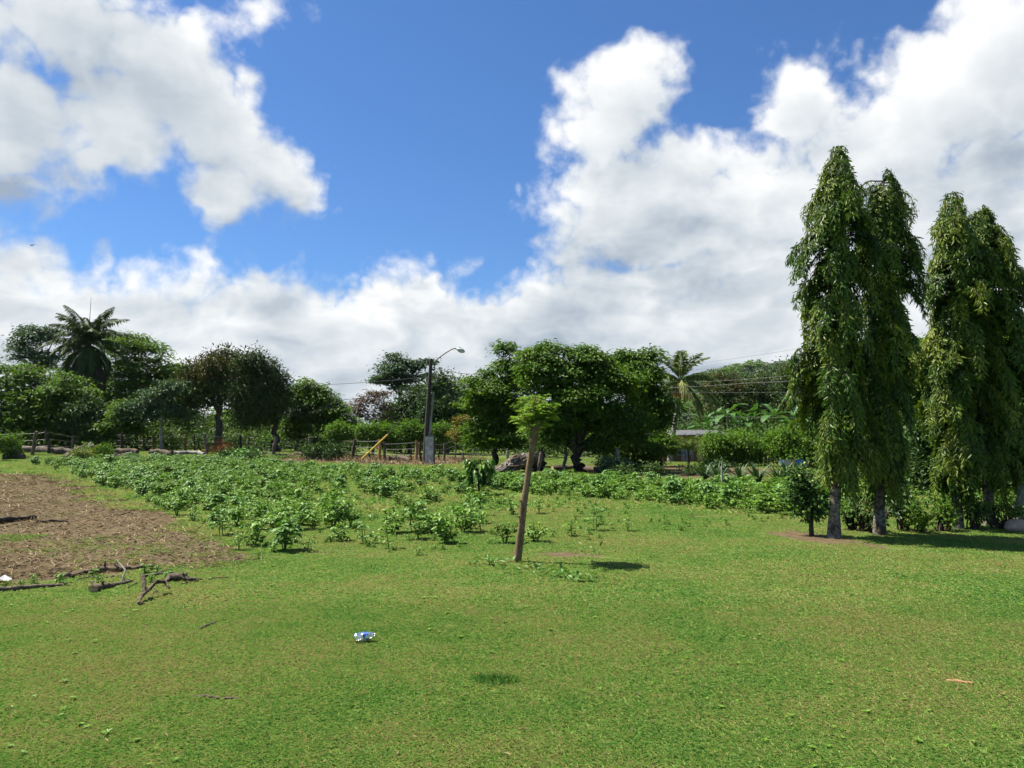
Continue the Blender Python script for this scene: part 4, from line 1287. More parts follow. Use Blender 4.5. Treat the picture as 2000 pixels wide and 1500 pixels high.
def crops():
    solo = [  # plants that stand by themselves in front of the rows
        (555, 1076, 'C', 1.15, 'bushy crop plant at the front by the bare reddish soil'), (465, 1075, 'T', 0.8, 'young crop plant by the corner of the bare dirt'), (663, 1058, 'C', 1.2, 'dark bushy crop plant in front of the left rows'),
        (712, 1062, 'T', 1.0, 'slim crop plant right of the bushy dark one'), (760, 1072, 'T', 1.0, 'front crop plant left of the leaning stake clumps'), (600, 1078, 'T', 0.6, 'small crop seedling by the bare soil patch'),
        (985, 1062, 'C', 0.95, 'crop plant touching the left side of the leaning stake'), (1046, 1058, 'C', 0.9, 'crop plant right behind the foot of the leaning stake'), (1052, 1004, 'T', 1.0, 'crop plant seen right of the middle of the stake'),
        (1118, 1048, 'T', 1.0, 'lone crop plant right of the stake beside brown soil'), (1162, 1037, 'T', 1.15, 'tall lone crop plant second right of the stake'), (1225, 1038, 'T', 0.8, 'thin lone crop plant farthest right on the open grass'),
        (1000, 1005, 'T', 1.0, 'lone crop plant left of the stake halfway back'), (940, 1040, 'T', 1.0, 'slim crop plant between the round clump and the stake'), (968, 985, 'T', 0.9, 'lone crop plant below the drooping young tree'),
        (870, 1062, 'C', 1.1, 'frontmost bushy plant of the round crop clump'), (838, 1036, 'C', 1.2, 'left bushy plant of the round crop clump'), (868, 1030, 'C', 1.15, 'rear bushy plant of the round crop clump'),
        (905, 1040, 'C', 1.1, 'right bushy plant of the round crop clump'), (890, 1022, 'C', 1.1, 'rearmost right plant of the round crop clump'), (855, 1046, 'C', 1.0, 'inner plant of the round crop clump'), (925, 1022, 'T', 1.1, 'outer right plant of the round crop clump'),
        (945, 970, 'C', 1.0, 'bushy plant at the foot of the drooping young tree')]
    for px, py, k, s, lab in solo:
        o = bpy.data.objects.new('crop_plant', random.choice(CROPS if k == 'C' else THIN)); COL.objects.link(o)
        o.location = GP(px, py); o.rotation_euler.z = rng.uniform(0, 6.28); s *= 0.95; o.scale = (s, s, s)
        tag(o, lab, 'crop plant', 'bean-like crop plants standing apart')
    A = gpoly([(40, 906), (200, 901), (330, 901), (500, 903), (640, 920), (780, 928), (880, 930), (900, 942), (880, 955), (700, 945), (640, 985), (760, 1035), (740, 1058), (600, 1066), (480, 1074), (400, 1040), (320, 1000), (250, 970), (160, 938), (100, 922)])
    C = gpoly([(870, 931), (1000, 938), (1160, 944), (1330, 952), (1440, 960), (1600, 966), (1700, 975), (1660, 1006), (1500, 1008), (1380, 996), (1250, 984), (1080, 970), (980, 963), (870, 956)])
    pts = []
    for poly, row, gap, ang in ((A, 0.62, 0.40, R(38)), (C, 0.60, 0.38, R(20))):
        P = np.array(poly); c = P.mean(0)
        n = 180
        i, j = np.meshgrid(np.arange(-n, n), np.arange(-n, n))
        u = i.ravel() * gap + rng.normal(0, 0.08, i.size); v = j.ravel() * row + rng.normal(0, 0.09, i.size)
        x = c[0] + u * math.cos(ang) - v * math.sin(ang); y = c[1] + u * math.sin(ang) + v * math.cos(ang)
        sd = poly_sd(x, y, poly)
        nz = np.sin(x * 0.55 + 1.3 * np.sin(y * 0.31)) + np.sin(y * 0.48 + 1.1 * np.sin(x * 0.37 + 1))
        dens = (0.90 - 0.50 * (nz < -0.6) - 0.30 * (sd < 0.8)) if poly is A else 0.96 - 0.3 * (sd < 0.4)
        if poly is A:     # thins out to the right
            px = 1000 + 1511 * x / y
            dens = dens - 0.55 * np.clip((px - 560) / 200, 0, 1) * (y < 30)
        ok = (sd > 0.05) & (rng.uniform(0, 1, x.size) < dens)
        pts.append(np.column_stack([x, y])[ok])
    D = gpoly([(600, 945), (900, 952), (1010, 985), (1000, 1050), (900, 1062), (740, 1066), (640, 1010)])
    x = rng.uniform(-9, 1, 700); y = rng.uniform(11.5, 27, 700)
    ok = (poly_sd(x, y, D) > 0) & (rng.uniform(0, 1, 700) < 0.5)
    pts.append(np.column_stack([x, y])[ok][:60])
    p = np.concatenate(pts)
    p = p[np.argsort(np.hypot(p[:, 0], p[:, 1]))]
    near, rest = p[:270], p[270:]
    ys = np.array([q[1] for q in near])
    for x, y in near:
        slim = rng.uniform() > 0.8
        o = bpy.data.objects.new('crop_plant', random.choice(THIN if slim else CROPS)); COL.objects.link(o)
        o.location = (x, y, float(gz(x, y)))
        s = rng.uniform(0.65, 1.25)
        size = 'small' if s < 0.85 else ('middling' if s < 1.06 else 'tall')
        s *= 1.12 if x / y > -0.05 else 1.0
        o.rotation_euler.z = rng.uniform(0, 6.28); o.scale = (s, s, s * rng.uniform(0.85, 1.1))
        px = 1000 + 1511 * x / y
        side = 'left-hand rows' if px < 925 else 'right-hand rows'
        if side == 'left-hand rows':
            where = ('beside the bare dirt' if px < 330 else 'towards the left, behind the dirt corner' if px < 480 else 'in the middle' if px < 640 else 'towards the drooping young tree')
            deep = 'front' if y < 14.5 else 'inner' if y < 19 else 'rear'
        else:
            where = ('just right of the drooping young tree' if px < 1010 else 'right behind the stake' if px < 1180 else 'before the house' if px < 1400 else 'before the spiky plants' if px < 1560 else 'beside the citrus tree')
            deep = 'front' if y < 18.5 else 'inner' if y < 22 else 'rear'
        tag(o, '%s %s crop plant, %s %s, %s' % (size, 'slim' if slim else 'bushy', deep, side, where), 'crop plant', '%s %s crop plants, %s %s %s' % (size, 'slim' if slim else 'bushy', deep, side, where))
    q = np.column_stack([rest, gz(rest[:, 0], rest[:, 1])])
    scatter('crop_field', CROPS, q, rng.uniform(0, 6.28, len(q)), rng.uniform(0.6, 1.35, len(q)), 'far part of the green crop reaching back to the fence', 'crop')
    # small weeds over the whole field
    weed = [crop_mesh(0.16, 3, 'crop', 121), crop_mesh(0.20, 2, 'crop', 122)]
    n = 2200
    y = 8.6 + 50 * rng.uniform(0, 1, n) ** 1.6
    x = rng.uniform(-0.75, 0.6, n) * y
    keep = (poly_sd(x, y, gpoly([(-300, 930), (500, 895), (1000, 905), (1700, 950), (1700, 1005), (1250, 1045), (760, 1090), (560, 1085), (300, 1140), (-300, 1160)])) > 0)
    keep &= dirtiness(x, y) < 0.3
    x, y = x[keep], y[keep]
    scatter('low_weeds', weed, np.column_stack([x, y, gz(x, y)]), rng.uniform(0, 6.28, len(x)), rng.uniform(0.4, 0.95, len(x)), 'low broad-leaved weeds scattered over the field', 'weeds')


crops()


# ------------------------------------------------------------------ squash-like ground leaves, strap plants, shrubs
def shrub(name, label, px, py, w, h, mat, ncl=60, nlf=22, L=0.1, Wd=0.05, spread=0.09, group=None, stems=5, bark='bark_dark', cat='shrub', style='ball', hi=False):
    b = GP(px, py)
    k = b.y / 1511
    root = thing(name, label, cat, b, group)
    tb, cb = MB(), MB()
    lobes = []
    for i in range(4):
        lobes.append((b + Vector((rng.uniform(-.5, .5) * w * k, rng.uniform(-.4, .4) * w * k, h * k * rng.uniform(0.35, 0.75))), (w * k * 0.36, w * k * 0.36, h * k * 0.32)))
    C = crown_mesh(cb, lobes, ncl, nlf, spread, L, Wd, style, hi, shell=0.3)
    for p in C[::max(1, len(C) // (stems * 3))]:
        tb.tube(wander(tuple(b + Vector((rng.normal(0, .1 * w * k), rng.normal(0, .1 * w * k), -0.05))), p, 5, 0.03), np.linspace(0.018, 0.005, 5), 4, caps=False)
    tb.build('stems', M[bark], root)
    cb.build('foliage', M[mat], root)
    return root


for (px, py, w, h, mat, lab) in [(1690, 990, 70, 50, 'crop', 'bright low shrub behind the tallest mast tree trunk'), (1850, 1000, 80, 50, 'feather', 'low shrub behind the third mast tree trunk'), (1915, 1005, 70, 50, 'crop', 'bright low shrub behind the rightmost mast tree trunk'), (1975, 1000, 70, 55, 'feather', 'low shrub behind the pink stone'), (1690, 1040, 46, 75, 'dark', 'leggy shrub between the two left mast tree trunks'), (1765, 1036, 55, 80, 'dark', 'dark shrub just right of the second mast tree trunk'),
                                 (1800, 1040, 40, 60, 'feather', 'leggy sparse shrub midway between the mast trees'), (1838, 1038, 40, 60, 'feather', 'low green shrub left of the third mast tree trunk'),
                                 (1898, 1034, 40, 62, 'dark', 'shrub between the two right mast tree trunks'), (1960, 1034, 46, 55, 'feather', 'low shrub left of the pink stone at the right edge'),
                                 (1665, 1036, 26, 60, 'feather', 'thin weedy shrub against the tallest mast tree trunk'), (1740, 1010, 60, 60, 'crop', 'bright green shrub behind the mast tree trunks')]:
    shrub('garden_shrub', lab, px, py, w, h, mat, 34, 13, 0.080, 0.042, 0.08, 'shrubs under the mast trees')
for (px, py, w, h, mat, lab) in [(1250, 930, 70, 22, 'dark', 'dark shrub under the right-hand shade tree'), (1190, 926, 44, 36, 'agave', 'spiky dark bush beside the shade tree trunk'), (1330, 930, 80, 14, 'dark', 'low dark shrub in front of the young palm'),
                                 (1395, 922, 60, 22, 'dark', 'dark low shrub right of the porch')]:
    shrub('dark_shrub', lab, px, py, w, h, mat, 80, 24, 0.16, 0.07, 0.14, 'shrubs in the shade before the house')
shrub('brush_heap', 'heap of cut dark green brush left of the yellow guy guard', 650, 897, 74, 30, 'dark', 90, 24, 0.26, 0.10, 0.25, cat='brush heap')
shrub('dead_shrub', 'rusty red dead shrub at the foot of the mango tree', 424, 887, 30, 24, 'redleaf', 34, 16, 0.24, 0.035, 0.26)
shrub('squash_clump', 'pale green squash-like clump on the crop mound', 445, 905, 90, 22, 'crop_blue', 70, 16, 0.24, 0.20, 0.22)
shrub('dark_weed_clump', 'dark weedy clump on the crop mound', 480, 906, 70, 24, 'dark', 70, 22, 0.18, 0.07, 0.2)
shrub('weed_clump', 'tall weedy plant at the left end of the fence', 12, 897, 40, 46, 'feather', 60, 20, 0.24, 0.12, 0.24)
shrub('yellow_brush', 'yellowish cut brush beside the leaning wood pile', 182, 898, 46, 20, 'coco', 50, 18, 0.2, 0.1, 0.2, cat='brush heap')
shrub('green_brush', 'green brush thrown over the left wood pile', 200, 893, 44, 22, 'lime', 50, 20, 0.22, 0.1, 0.2, cat='brush heap')


def strap(label, px, py, h, n):
    b = GP(px, py); k = b.y / 1511
    root = thing('strap_plant', label, 'spiky plant', b, 'spiky strap-leaved plants behind the crop')
    mb = MB()
    for i in range(n):
        a = rng.uniform(0, 6.28); el = R(rng.uniform(35, 85)); L = h * k * rng.uniform(0.8, 1.3)
        p = [np.array([b.x, b.y, b.z - 0.02])]
        m = 7
        for q in range(1, m):
            e = el - R(55) * (q / m) ** 2
            p.append(p[-1] + L / (m - 1) * np.array([math.cos(a) * math.cos(e), math.sin(a) * math.cos(e), math.sin(e)]))
        p = np.array(p); sv = np.array([-math.sin(a), math.cos(a), 0]); w = 0.045 * np.array([0.7, 1, 1, .9, .7, .45, .05])
        v = np.concatenate([p - sv * w[:, None], p + sv * w[:, None] + np.array([0, 0, 0.01])])
        f = np.array([(q, q + 1, m + q + 1, m + q) for q in range(m - 1)])
        mb.raw(v, f, rng.uniform(0.2, 0.8))
    mb.build('leaves', M['agave'], root)


for i, (px, py, h, lab) in enumerate([(1402, 945, 46, 'tall spiky plant right of the thin stake by the crop'), (1446, 942, 40, 'broad spiky plant in the middle of the spiky row'), (1480, 945, 42, 'spiky plant with arching leaves near the laundry'),
                                      (1520, 946, 36, 'smaller spiky plant at the right end of the row'), (1376, 938, 38, 'spiky plant at the left end of the row'), (1535, 935, 34, 'spiky plant behind the small citrus tree')]):
    strap(lab, px, py, h, 34)


# undergrowth that closes the view below the crowns; nobody could count it
def undergrowth():
    cb = MB()
    P, D, Hh, Rr = [], [], [], []
    def bushes(n, p0, p1, d0, d1, h0, h1):
        P.append(rng.uniform(p0, p1, n)); D.append(rng.uniform(d0, d1, n)); Hh.append(rng.uniform(h0, h1, n))
    bushes(120, -350, 345, 60.5, 72, 1.4, 3.4)
    bushes(60, 345, 700, 66, 78, 1.0, 2.6)
    bushes(50, 340, 640, 78, 90, 2.8, 4.6)
    bushes(190, -350, 1000, 76, 94, 2.2, 4.6)
    bushes(160, 1000, 1650, 62, 90, 2.0, 4.8)
    bushes(90, 1650, 2400, 34, 60, 1.6, 4.0)
    bushes(40, 1780, 2350, 22, 36, 0.8, 2.0)
    P, D, Hh = np.concatenate(P), np.concatenate(D), np.concatenate(Hh)
    Hh = np.where((P > 640) & (P < 700), Hh * 0.6, Hh)
    nb = len(P)
    per = 16
    bi = np.repeat(np.arange(nb), per)
    u = rdir(nb * per); u[:, 2] = np.abs(u[:, 2])
    k = rng.uniform(0.55, 1.05, nb * per)
    rad = (Hh * rng.uniform(0.45, 0.75, nb))[bi]
    x = (P - 1000) / 1511 * D
    C = np.column_stack([x[bi] + u[:, 0] * k * rad, D[bi] + u[:, 1] * k * rad, gz(x, D)[bi] + 0.15 + u[:, 2] * k * (Hh[bi] - 0.2)])
    n = len(C)
    idx = np.repeat(np.arange(n), 15); m = len(idx)
    off = rng.normal(size=(m, 3)) * np.array([0.36, 0.36, 0.20])
    pos = C[idx] + off
    ok = pos[:, 2] > gz(pos[:, 0], pos[:, 1]) + 0.03
    ct = (rng.normal(0.45, 0.22, nb)[bi])[idx] + rng.normal(0, 0.1, n)[idx]
    ax = norm(off) + u[idx] * 0.4 + rdir(m) * 0.6
    nr = np.array([0, 0, 0.9]) + u[idx] * 0.4 + rdir(m) * 0.6
    s = rng.uniform(0.6, 1.3, m)
    cb.leaves(pos[ok], ax[ok], nr[ok], (0.27 * s)[ok], (0.15 * s)[ok], (ct + rng.normal(0, 0.15, m))[ok])
    tag(cb.build('undergrowth', M['under']), 'tangled green undergrowth behind the fence and under the trees', 'undergrowth', kind='stuff')


undergrowth()


def hill():
    xs = np.linspace(-500, 1400, 120); ys = np.linspace(330, 1100, 50)
    X, Y = np.meshgrid(xs, ys)
    def hz(X, Y):
        r = np.exp(-((Y - 620) / 190.0) ** 2)
        prof = np.interp(X, [-500, -100, 60, 130, 200, 260, 330, 480, 800, 1400], [0, 0, 8, 40, 54, 62, 74, 92, 80, 40])
        return r * prof * (1 + 0.06 * np.sin(X * 0.05 + Y * 0.02)) - 2.0
    v = np.stack([X, Y, hz(X, Y)], -1).reshape(-1, 3)
    i = np.arange(49)[:, None] * 120; j = np.arange(119)[None, :]
    mb = MB(); mb.raw(v, np.stack([i + j, i + j + 1, i + 121 + j, i + 120 + j], -1).reshape(-1, 4), smooth=True)
    tag(mb.build('hill', plain_mat('hill_soil', (0.035, 0.055, 0.02), 0.95, 0.3, 0.05)), 'forested hill rising behind the right-hand trees', None, kind='structure')
    ms = []
    for s in range(4):
        cb = MB()
        crown_mesh(cb, [((0, 0, 5), (4.2, 4.2, 3.0)), ((2, 1, 6), (2.8, 2.8, 2.2)), ((-2, -1, 4.6), (3, 3, 2.2))], 60, 14, 0.9, 1.1, 0.7, 'flat', shell=0.6)
        ms.append(cb.mesh('far_crown', M['feather'] if s % 2 else M['dark']))
    n = 1500
    x = rng.uniform(40, 560, n); y = rng.uniform(400, 660, n)
    z = hz(x, y)
    # low woodland that closes the view far behind the fence
    n2 = 420
    p2 = rng.uniform(-500, 2500, n2); d2 = rng.uniform(95, 150, n2)
    x2 = (p2 - 1000) / 1511 * d2
    k2 = rng.uniform(0.40, 0.62, n2)
    scatter('far_woodland', ms, np.column_stack([x2, d2, np.full(n2, -1.3)]), rng.uniform(0, 6.28, n2), k2, 'low woodland far behind the fence', 'forest')
    scatter('hill_forest', ms, np.column_stack([x, y, z - 1.0]), rng.uniform(0, 6.28, n), rng.uniform(0.8, 1.7, n), 'dense far-off forest covering the hill', 'forest')


hill()
# ------------------------------------------------------------------ utility pole with lamp
def utility_pole():
    d = 50
    b = W(829, 904.5, d)
    root = thing('utility_pole', 'dark wooden utility pole carrying a street lamp on a long arm', 'utility pole', b)
    top = W(842, 701, d)
    p = MB(); p.tube(curve(b - Vector((0, 0, 0.3)), top, n=8), np.linspace(0.17, 0.115, 8), 12); p.build('pole', M['pole'], root)
    st = MB(); st.tube([b + Vector((0.15, -0.15, -0.2)), W(847, 765, d - 0.1)], [0.075, 0.06], 9); tag(st.build('brace_pole', M['bark_pale'], root), 'pale thin brace pole leaning on the main pole')
    arm = MB()
    ap = [W(843, 712, d), W(858, 698, d), W(872, 688, d), W(882, 682, d), W(888, 680.5, d), W(895, 682, d)]
    arm.tube(ap, 0.045, 7); arm_o = arm.build('lamp_arm', plain_mat('galvanised', (0.20, 0.205, 0.21), 0.6, 0.15, metal=0.2), root)
    hd = MB()
    h0 = np.array(tuple(W(892, 681, d))); ax = np.array(tuple(W(908, 687.5, d))) - h0
    t = np.linspace(0, 1, 9)
    hd.tube(h0 + ax * t[:, None], 0.15 * np.sin(np.clip(t, 0.03, 0.985) * math.pi) ** 0.6 + 0.01, 12, smooth=True)
    lh = hd.build('lamp_head', plain_mat('lamp_grey', (0.42, 0.43, 0.42), 0.45, 0.1), root)
    gl = MB(); c = h0 + ax * 0.6 + np.array([0, 0, -0.075])
    gl.tube([c + np.array([0, 0, 0.06]), c, c - np.array([0, 0, 0.06])], [0.16, 0.15, 0.06], 12, smooth=True); gl.build('lens', plain_mat('lamp_lens', (0.55, 0.56, 0.55), 0.2, 0.05), lh)
    cl = MB(); cl.box(W(898, 680, d), (0.12, 0.12, 0.12)); cl.build('photocell', plain_mat('photocell_grey', (0.25, 0.25, 0.27), 0.5, 0.1), lh)
    for py in (722, 735):
        ins = MB(); q = W(846, py, d)
        ins.tube([q - Vector((0.1, 0, 0)), q + Vector((0.14, 0, 0))], 0.06, 8); ins.build('insulator', plain_mat('insulator_brown', (0.12, 0.08, 0.06), 0.3, 0.2), root)


utility_pole()


def wire(label, pts, r=0.014, sag=0.0, mat='cable'):
    mb = MB()
    P = []
    for a, b in zip(pts[:-1], pts[1:]):
        P.append(curve(W(*a), W(*b), sag=sag, n=14)[:-1])
    P.append(np.array([tuple(W(*pts[-1]))]))
    P = np.concatenate(P)
    mb.tube(P, r, 5)
    tag(mb.build('overhead_wire', M[mat], at=P[0]), label, 'wire', 'overhead wires')


wire('upper wire from the lamp pole to the left over the dark mango', [(843, 735, 50), (610, 752, 75), (380, 770, 105)], 0.018, 0.1)
wire('lower slanting wire from the lamp pole to the left', [(842, 742, 50), (655, 782, 58), (560, 815, 64)], 0.018, 0.25)
wire('upper short wire from the lamp pole to the right', [(846, 718, 50), (940, 732, 46), (1010, 742, 44)], 0.016, 0.1)
wire('lower slanting wire from the lamp pole to the right', [(846, 724, 50), (918, 755, 47), (1000, 790, 45)], 0.016, 0.05)
wire('highest bright wire rising over the hill to the right', [(1340, 712, 48), (1565, 680, 40), (1800, 652, 34), (2150, 600, 26)], 0.007, 0.05, 'wire')
wire('second wire crossing the hill top', [(1360, 722, 52), (1470, 711, 48), (1700, 695, 42)], 0.007, 0.04, 'wire')
wire('third wire crossing the dark mango trees', [(1360, 746, 50), (1540, 734, 44), (1700, 724, 40)], 0.007, 0.04, 'wire')
wire('fourth wire low over the mango trees', [(1310, 757, 50), (1460, 748, 46), (1700, 735, 40)], 0.007, 0.03, 'wire')
wire('level wire just above the banana plants', [(1290, 765.5, 48), (1560, 766, 44), (1700, 766, 42)], 0.007, 0.02, 'wire')
wire('lowest wire passing in front of the banana leaves', [(1300, 811, 48), (1560, 816, 44), (1700, 818, 42)], 0.007, 0.02, 'wire')


def guy_guard():
    d = 51
    a, b = W(706, 897, d), W(757, 849, d)
    root = thing('guy_wire', 'yellow guard tube on a slanting guy wire left of the pole', 'guy wire', Vector((a.x, a.y, 0.0)))
    g = MB(); g.tube(curve(a, b, n=5), 0.055, 8); g.build('guard', plain_mat('guard_yellow', (0.55, 0.36, 0.05), 0.5, 0.15), root)
    w = MB(); w.tube(curve(b, W(841, 745, 50), n=5), 0.012, 5); w.build('wire', M['wire'], root)


guy_guard()


def pillar():
    d = 49.3
    c = G(839, 0 + 905.6)
    b = Vector((W(839, 855, d).x, d, 0))
    root = thing('concrete_pillar', 'mottled grey concrete pillar beside the utility pole', 'pillar', b)
    h = W(839, 853, d).z
    m, t = new_mat('mottled_concrete')
    pos = t.add('ShaderNodeNewGeometry', {}, out='Position')
    n = t.noise(pos, 3.2, 4.0, 0.6, dist=1.2)
    col = t.ramp(n, [(0.3, (0.20, 0.20, 0.20)), (0.5, (0.40, 0.40, 0.39)), (0.7, (0.58, 0.58, 0.57))])
    bp = t.add('ShaderNodeBump', {'Strength': 0.4, 'Distance': 0.02, 'Height': n})
    finish(t, t.add('ShaderNodeBsdfPrincipled', {'Base Color': col, 'Roughness': 0.85, 'Normal': bp}))
    mb = MB(); mb.box((b.x, b.y, h / 2 - 0.1), (0.52, 0.46, h + 0.2)); mb.build('shaft', m, root)
    cp = MB(); cp.box((b.x, b.y, h + 0.035), (0.58, 0.52, 0.065)); cp.build('cap', plain_mat('cap_concrete', (0.14, 0.14, 0.14), 0.85, 0.3), root)
    sd = MB(); sd.box((b.x + 0.30, b.y + 0.12, h / 2 - 0.1), (0.06, 0.20, h + 0.16)); sd.build('side_board', M['post_grey'], root)


pillar()


# ------------------------------------------------------------------ fences
def fence(label, posts, strands, wire_r=0.012):
    """posts: (px, py_base, py_top, radius, material, lean_px)"""
    first = GP(posts[0][0], posts[0][1])
    root = thing('wire_fence', label, 'fence', first)
    P = []
    for (px, pb, pt, r, mat, lean) in posts:
        b = GP(px, pb); t = W(px + lean, pt, b.y)
        mb = MB()
        mb.tube(wander(b - Vector((0, 0, 0.2)), t, 6, r * 0.3), np.linspace(r * 1.1, r * 0.9, 6), 8, wob=0.12, capmat=0)
        o = mb.build('post', M[mat], root)
        if mat == 'post_orange':
            o['label'] = 'freshly cut orange-brown post'
        P.append((b, t))
    for s in strands:
        pts = []
        for (b0, t0), (b1, t1) in zip(P[:-1], P[1:]):
            a = b0 + (t0 - b0) * s; c = b1 + (t1 - b1) * s
            pts.append(curve(a, c, sag=0.02, n=4)[:-1])
        pts.append(np.array([tuple(P[-1][0] + (P[-1][1] - P[-1][0]) * s)]))
        mb = MB(); mb.tube(np.concatenate(pts), wire_r, 4); mb.build('wire', M['wire'], root)


g_, o_, p_, k_ = 'post_grey', 'post_orange', 'bark_pale', 'bark_dark'
fence('long rustic wire fence running behind the crop on the left', [
    (-60, 893, 845, 0.088, g_, 4), (62, 889, 842, 0.116, g_, 10), (98, 888, 838, 0.102, k_, -8), (142, 884, 850, 0.07, g_, 0), (204, 882, 848, 0.06, p_, 0), (236, 884, 845, 0.09, k_, 2), (280, 880, 848, 0.088, g_, 0),
    (300, 881, 849, 0.11, o_, 1), (362, 882, 848, 0.11, o_, 1), (380, 881, 848, 0.08, k_, 0), (404, 888, 848, 0.129, g_, -5), (470, 882, 850, 0.088, k_, 0), (484, 880, 852, 0.102, g_, 2), (532, 891, 852, 0.122, g_, 7),
    (554, 878, 853, 0.11, o_, 0), (607, 891, 855, 0.116, g_, -2), (616, 880, 857, 0.11, o_, 0), (686, 897, 858, 0.122, k_, 8), (742, 900, 857, 0.11, o_, 0), (751, 900, 864, 0.095, g_, 0), (813, 903, 860, 0.11, o_, 1),
    (821, 903, 862, 0.088, k_, 0), (867, 900, 865, 0.088, g_, 1), (888, 899, 852, 0.05, g_, 4)], (0.35, 0.62, 0.9))
fence('wire fence with thin posts under the shade tree', [
    (905, 897, 862, 0.05, p_, 0), (992, 897, 866, 0.10, p_, 0), (1006, 898, 862, 0.06, g_, -2), (1048, 924, 882, 0.088, g_, 10), (1102, 922, 874, 0.08, p_, 3), (1122, 906, 880, 0.12, p_, 0), (1183, 922, 880, 0.09, g_, 0), (1208, 926, 878, 0.09, p_, -1)], (0.3, 0.6, 0.9), 0.010)
fence('far pale fence posts glimpsed under the left trees', [
    (246, 872, 850, 0.10, p_, 6), (262, 874, 846, 0.09, p_, 8), (300, 868, 856, 0.09, p_, 0), (308, 868, 856, 0.09, p_, 0), (324, 868, 856, 0.09, p_, 0), (347, 868, 856, 0.10, p_, 0)], (0.5, 0.9), 0.01)

sk = MB(); b = GP(1408, 966); sk.tube(wander(b - Vector((0, 0, .1)), W(1411, 905, b.y), 5, 0.01), [0.03, 0.03, 0.028, 0.026, 0.02], 7)
tag(sk.build('garden_stake', M['bark_pale'], at=b), 'thin upright stake at the back of the right-hand crop rows', 'stake')


# ------------------------------------------------------------------ logs, branches, sticks
def log(name, label, ends, r, cut=True, n=10, wob=0.12, mat='deadwood', group=None, cat='log', amp=0.02, stubs=0, lift=None):
    """ends: pixel points along the log (on the ground)"""
    pts = []
    for e in ends:
        p = GP(e[0], e[1]); z = e[2] if len(e) > 2 else 0
        pts.append((p.x, p.y, p.z + z))
    pts = np.array(pts)
    tt = np.linspace(0, 1, n); ts = np.linspace(0, 1, len(pts))
    path = np.column_stack([np.interp(tt, ts, pts[:, i]) for i in range(3)]) + rng.normal(0, amp, (n, 3)) * np.array([1, 1, 0.4])
    rr = np.interp(tt, np.linspace(0, 1, len(r)), r) * rng.uniform(0.92, 1.08, n)
    path[:, 2] += rr * 0.85
    at = path[0].copy(); at[2] -= rr[0]
    mb = MB()
    mb.tube(path, rr, 11, wob=wob * 1.6)
    for q in range(stubs):
        i = int(rng.integers(2, n - 2)); u = rdir(1)[0]; u[2] = abs(u[2]) + 0.3
        mb.tube([path[i], path[i] + u / np.linalg.norm(u) * rr[i] * rng.uniform(2, 3.5)], [rr[i] * 0.5, rr[i] * 0.25], 6)
    o = mb.build(name, M[mat], at=at)
    tag(o, label, cat, group)
    if cut:
        c = MB(); ax = norm(path[0] - path[1])
        c.tube([path[0] + ax * 0.001, path[0] + ax * 0.006], [rr[0] * 0.93, rr[0] * 0.9], 11)
        c.build('cut_end', M['cut'], o)
    return o


GB = 'branches lying at the edge of the dirt'
log('fallen_branch', 'longest dark branch lying along the edge of the dirt', [(118, 1131), (160, 1124), (205, 1117), (250, 1115), (298, 1109)], [0.027, 0.033, 0.035, 0.030, 0.022], False, 16, cat='branch', group=GB, stubs=4, amp=0.016)
log('fallen_branch', 'thin branch beside the right end of the longest branch', [(270, 1116), (298, 1112), (319, 1112)], [0.014, 0.017, 0.009], False, 8, cat='branch', group=GB, amp=0.01)
log('fallen_pole', 'long straight pole lying into the left edge of the picture', [(-120, 1166), (0, 1156), (90, 1149), (125, 1145)], [0.033, 0.031, 0.027, 0.020], False, 14, cat='branch', group=GB, amp=0.008)
log('fallen_branch', 'thin stick continuing right of the long straight pole', [(118, 1142), (150, 1139), (190, 1136)], [0.014, 0.012, 0.006], False, 8, cat='branch', group=GB, amp=0.008)
log('fallen_log', 'short thick log with a pale sawn end', [(179, 1159), (200, 1152), (225, 1146), (262, 1136)], [0.047, 0.037, 0.027, 0.016], True, 10, cat='branch', group=GB, stubs=4, amp=0.014)
log('fallen_branch', 'arched dark branch with pale broken right end', [(392, 1134), (375, 1137), (350, 1136, 0.03), (330, 1136, 0.02), (318, 1142)], [0.012, 0.028, 0.037, 0.033, 0.023], True, 12, cat='branch', group=GB, stubs=4, amp=0.012)
log('fallen_branch', 'weathered branch behind the forked piece', [(285, 1130), (310, 1124), (338, 1120)], [0.023, 0.025, 0.012], False, 8, cat='branch', group=GB, amp=0.01)
log('fallen_branch', 'short knobbly stick between the long branch and the sawn log', [(208, 1131), (222, 1128), (238, 1128)], [0.016, 0.017, 0.008], False, 7, cat='branch', group=GB, amp=0.008)


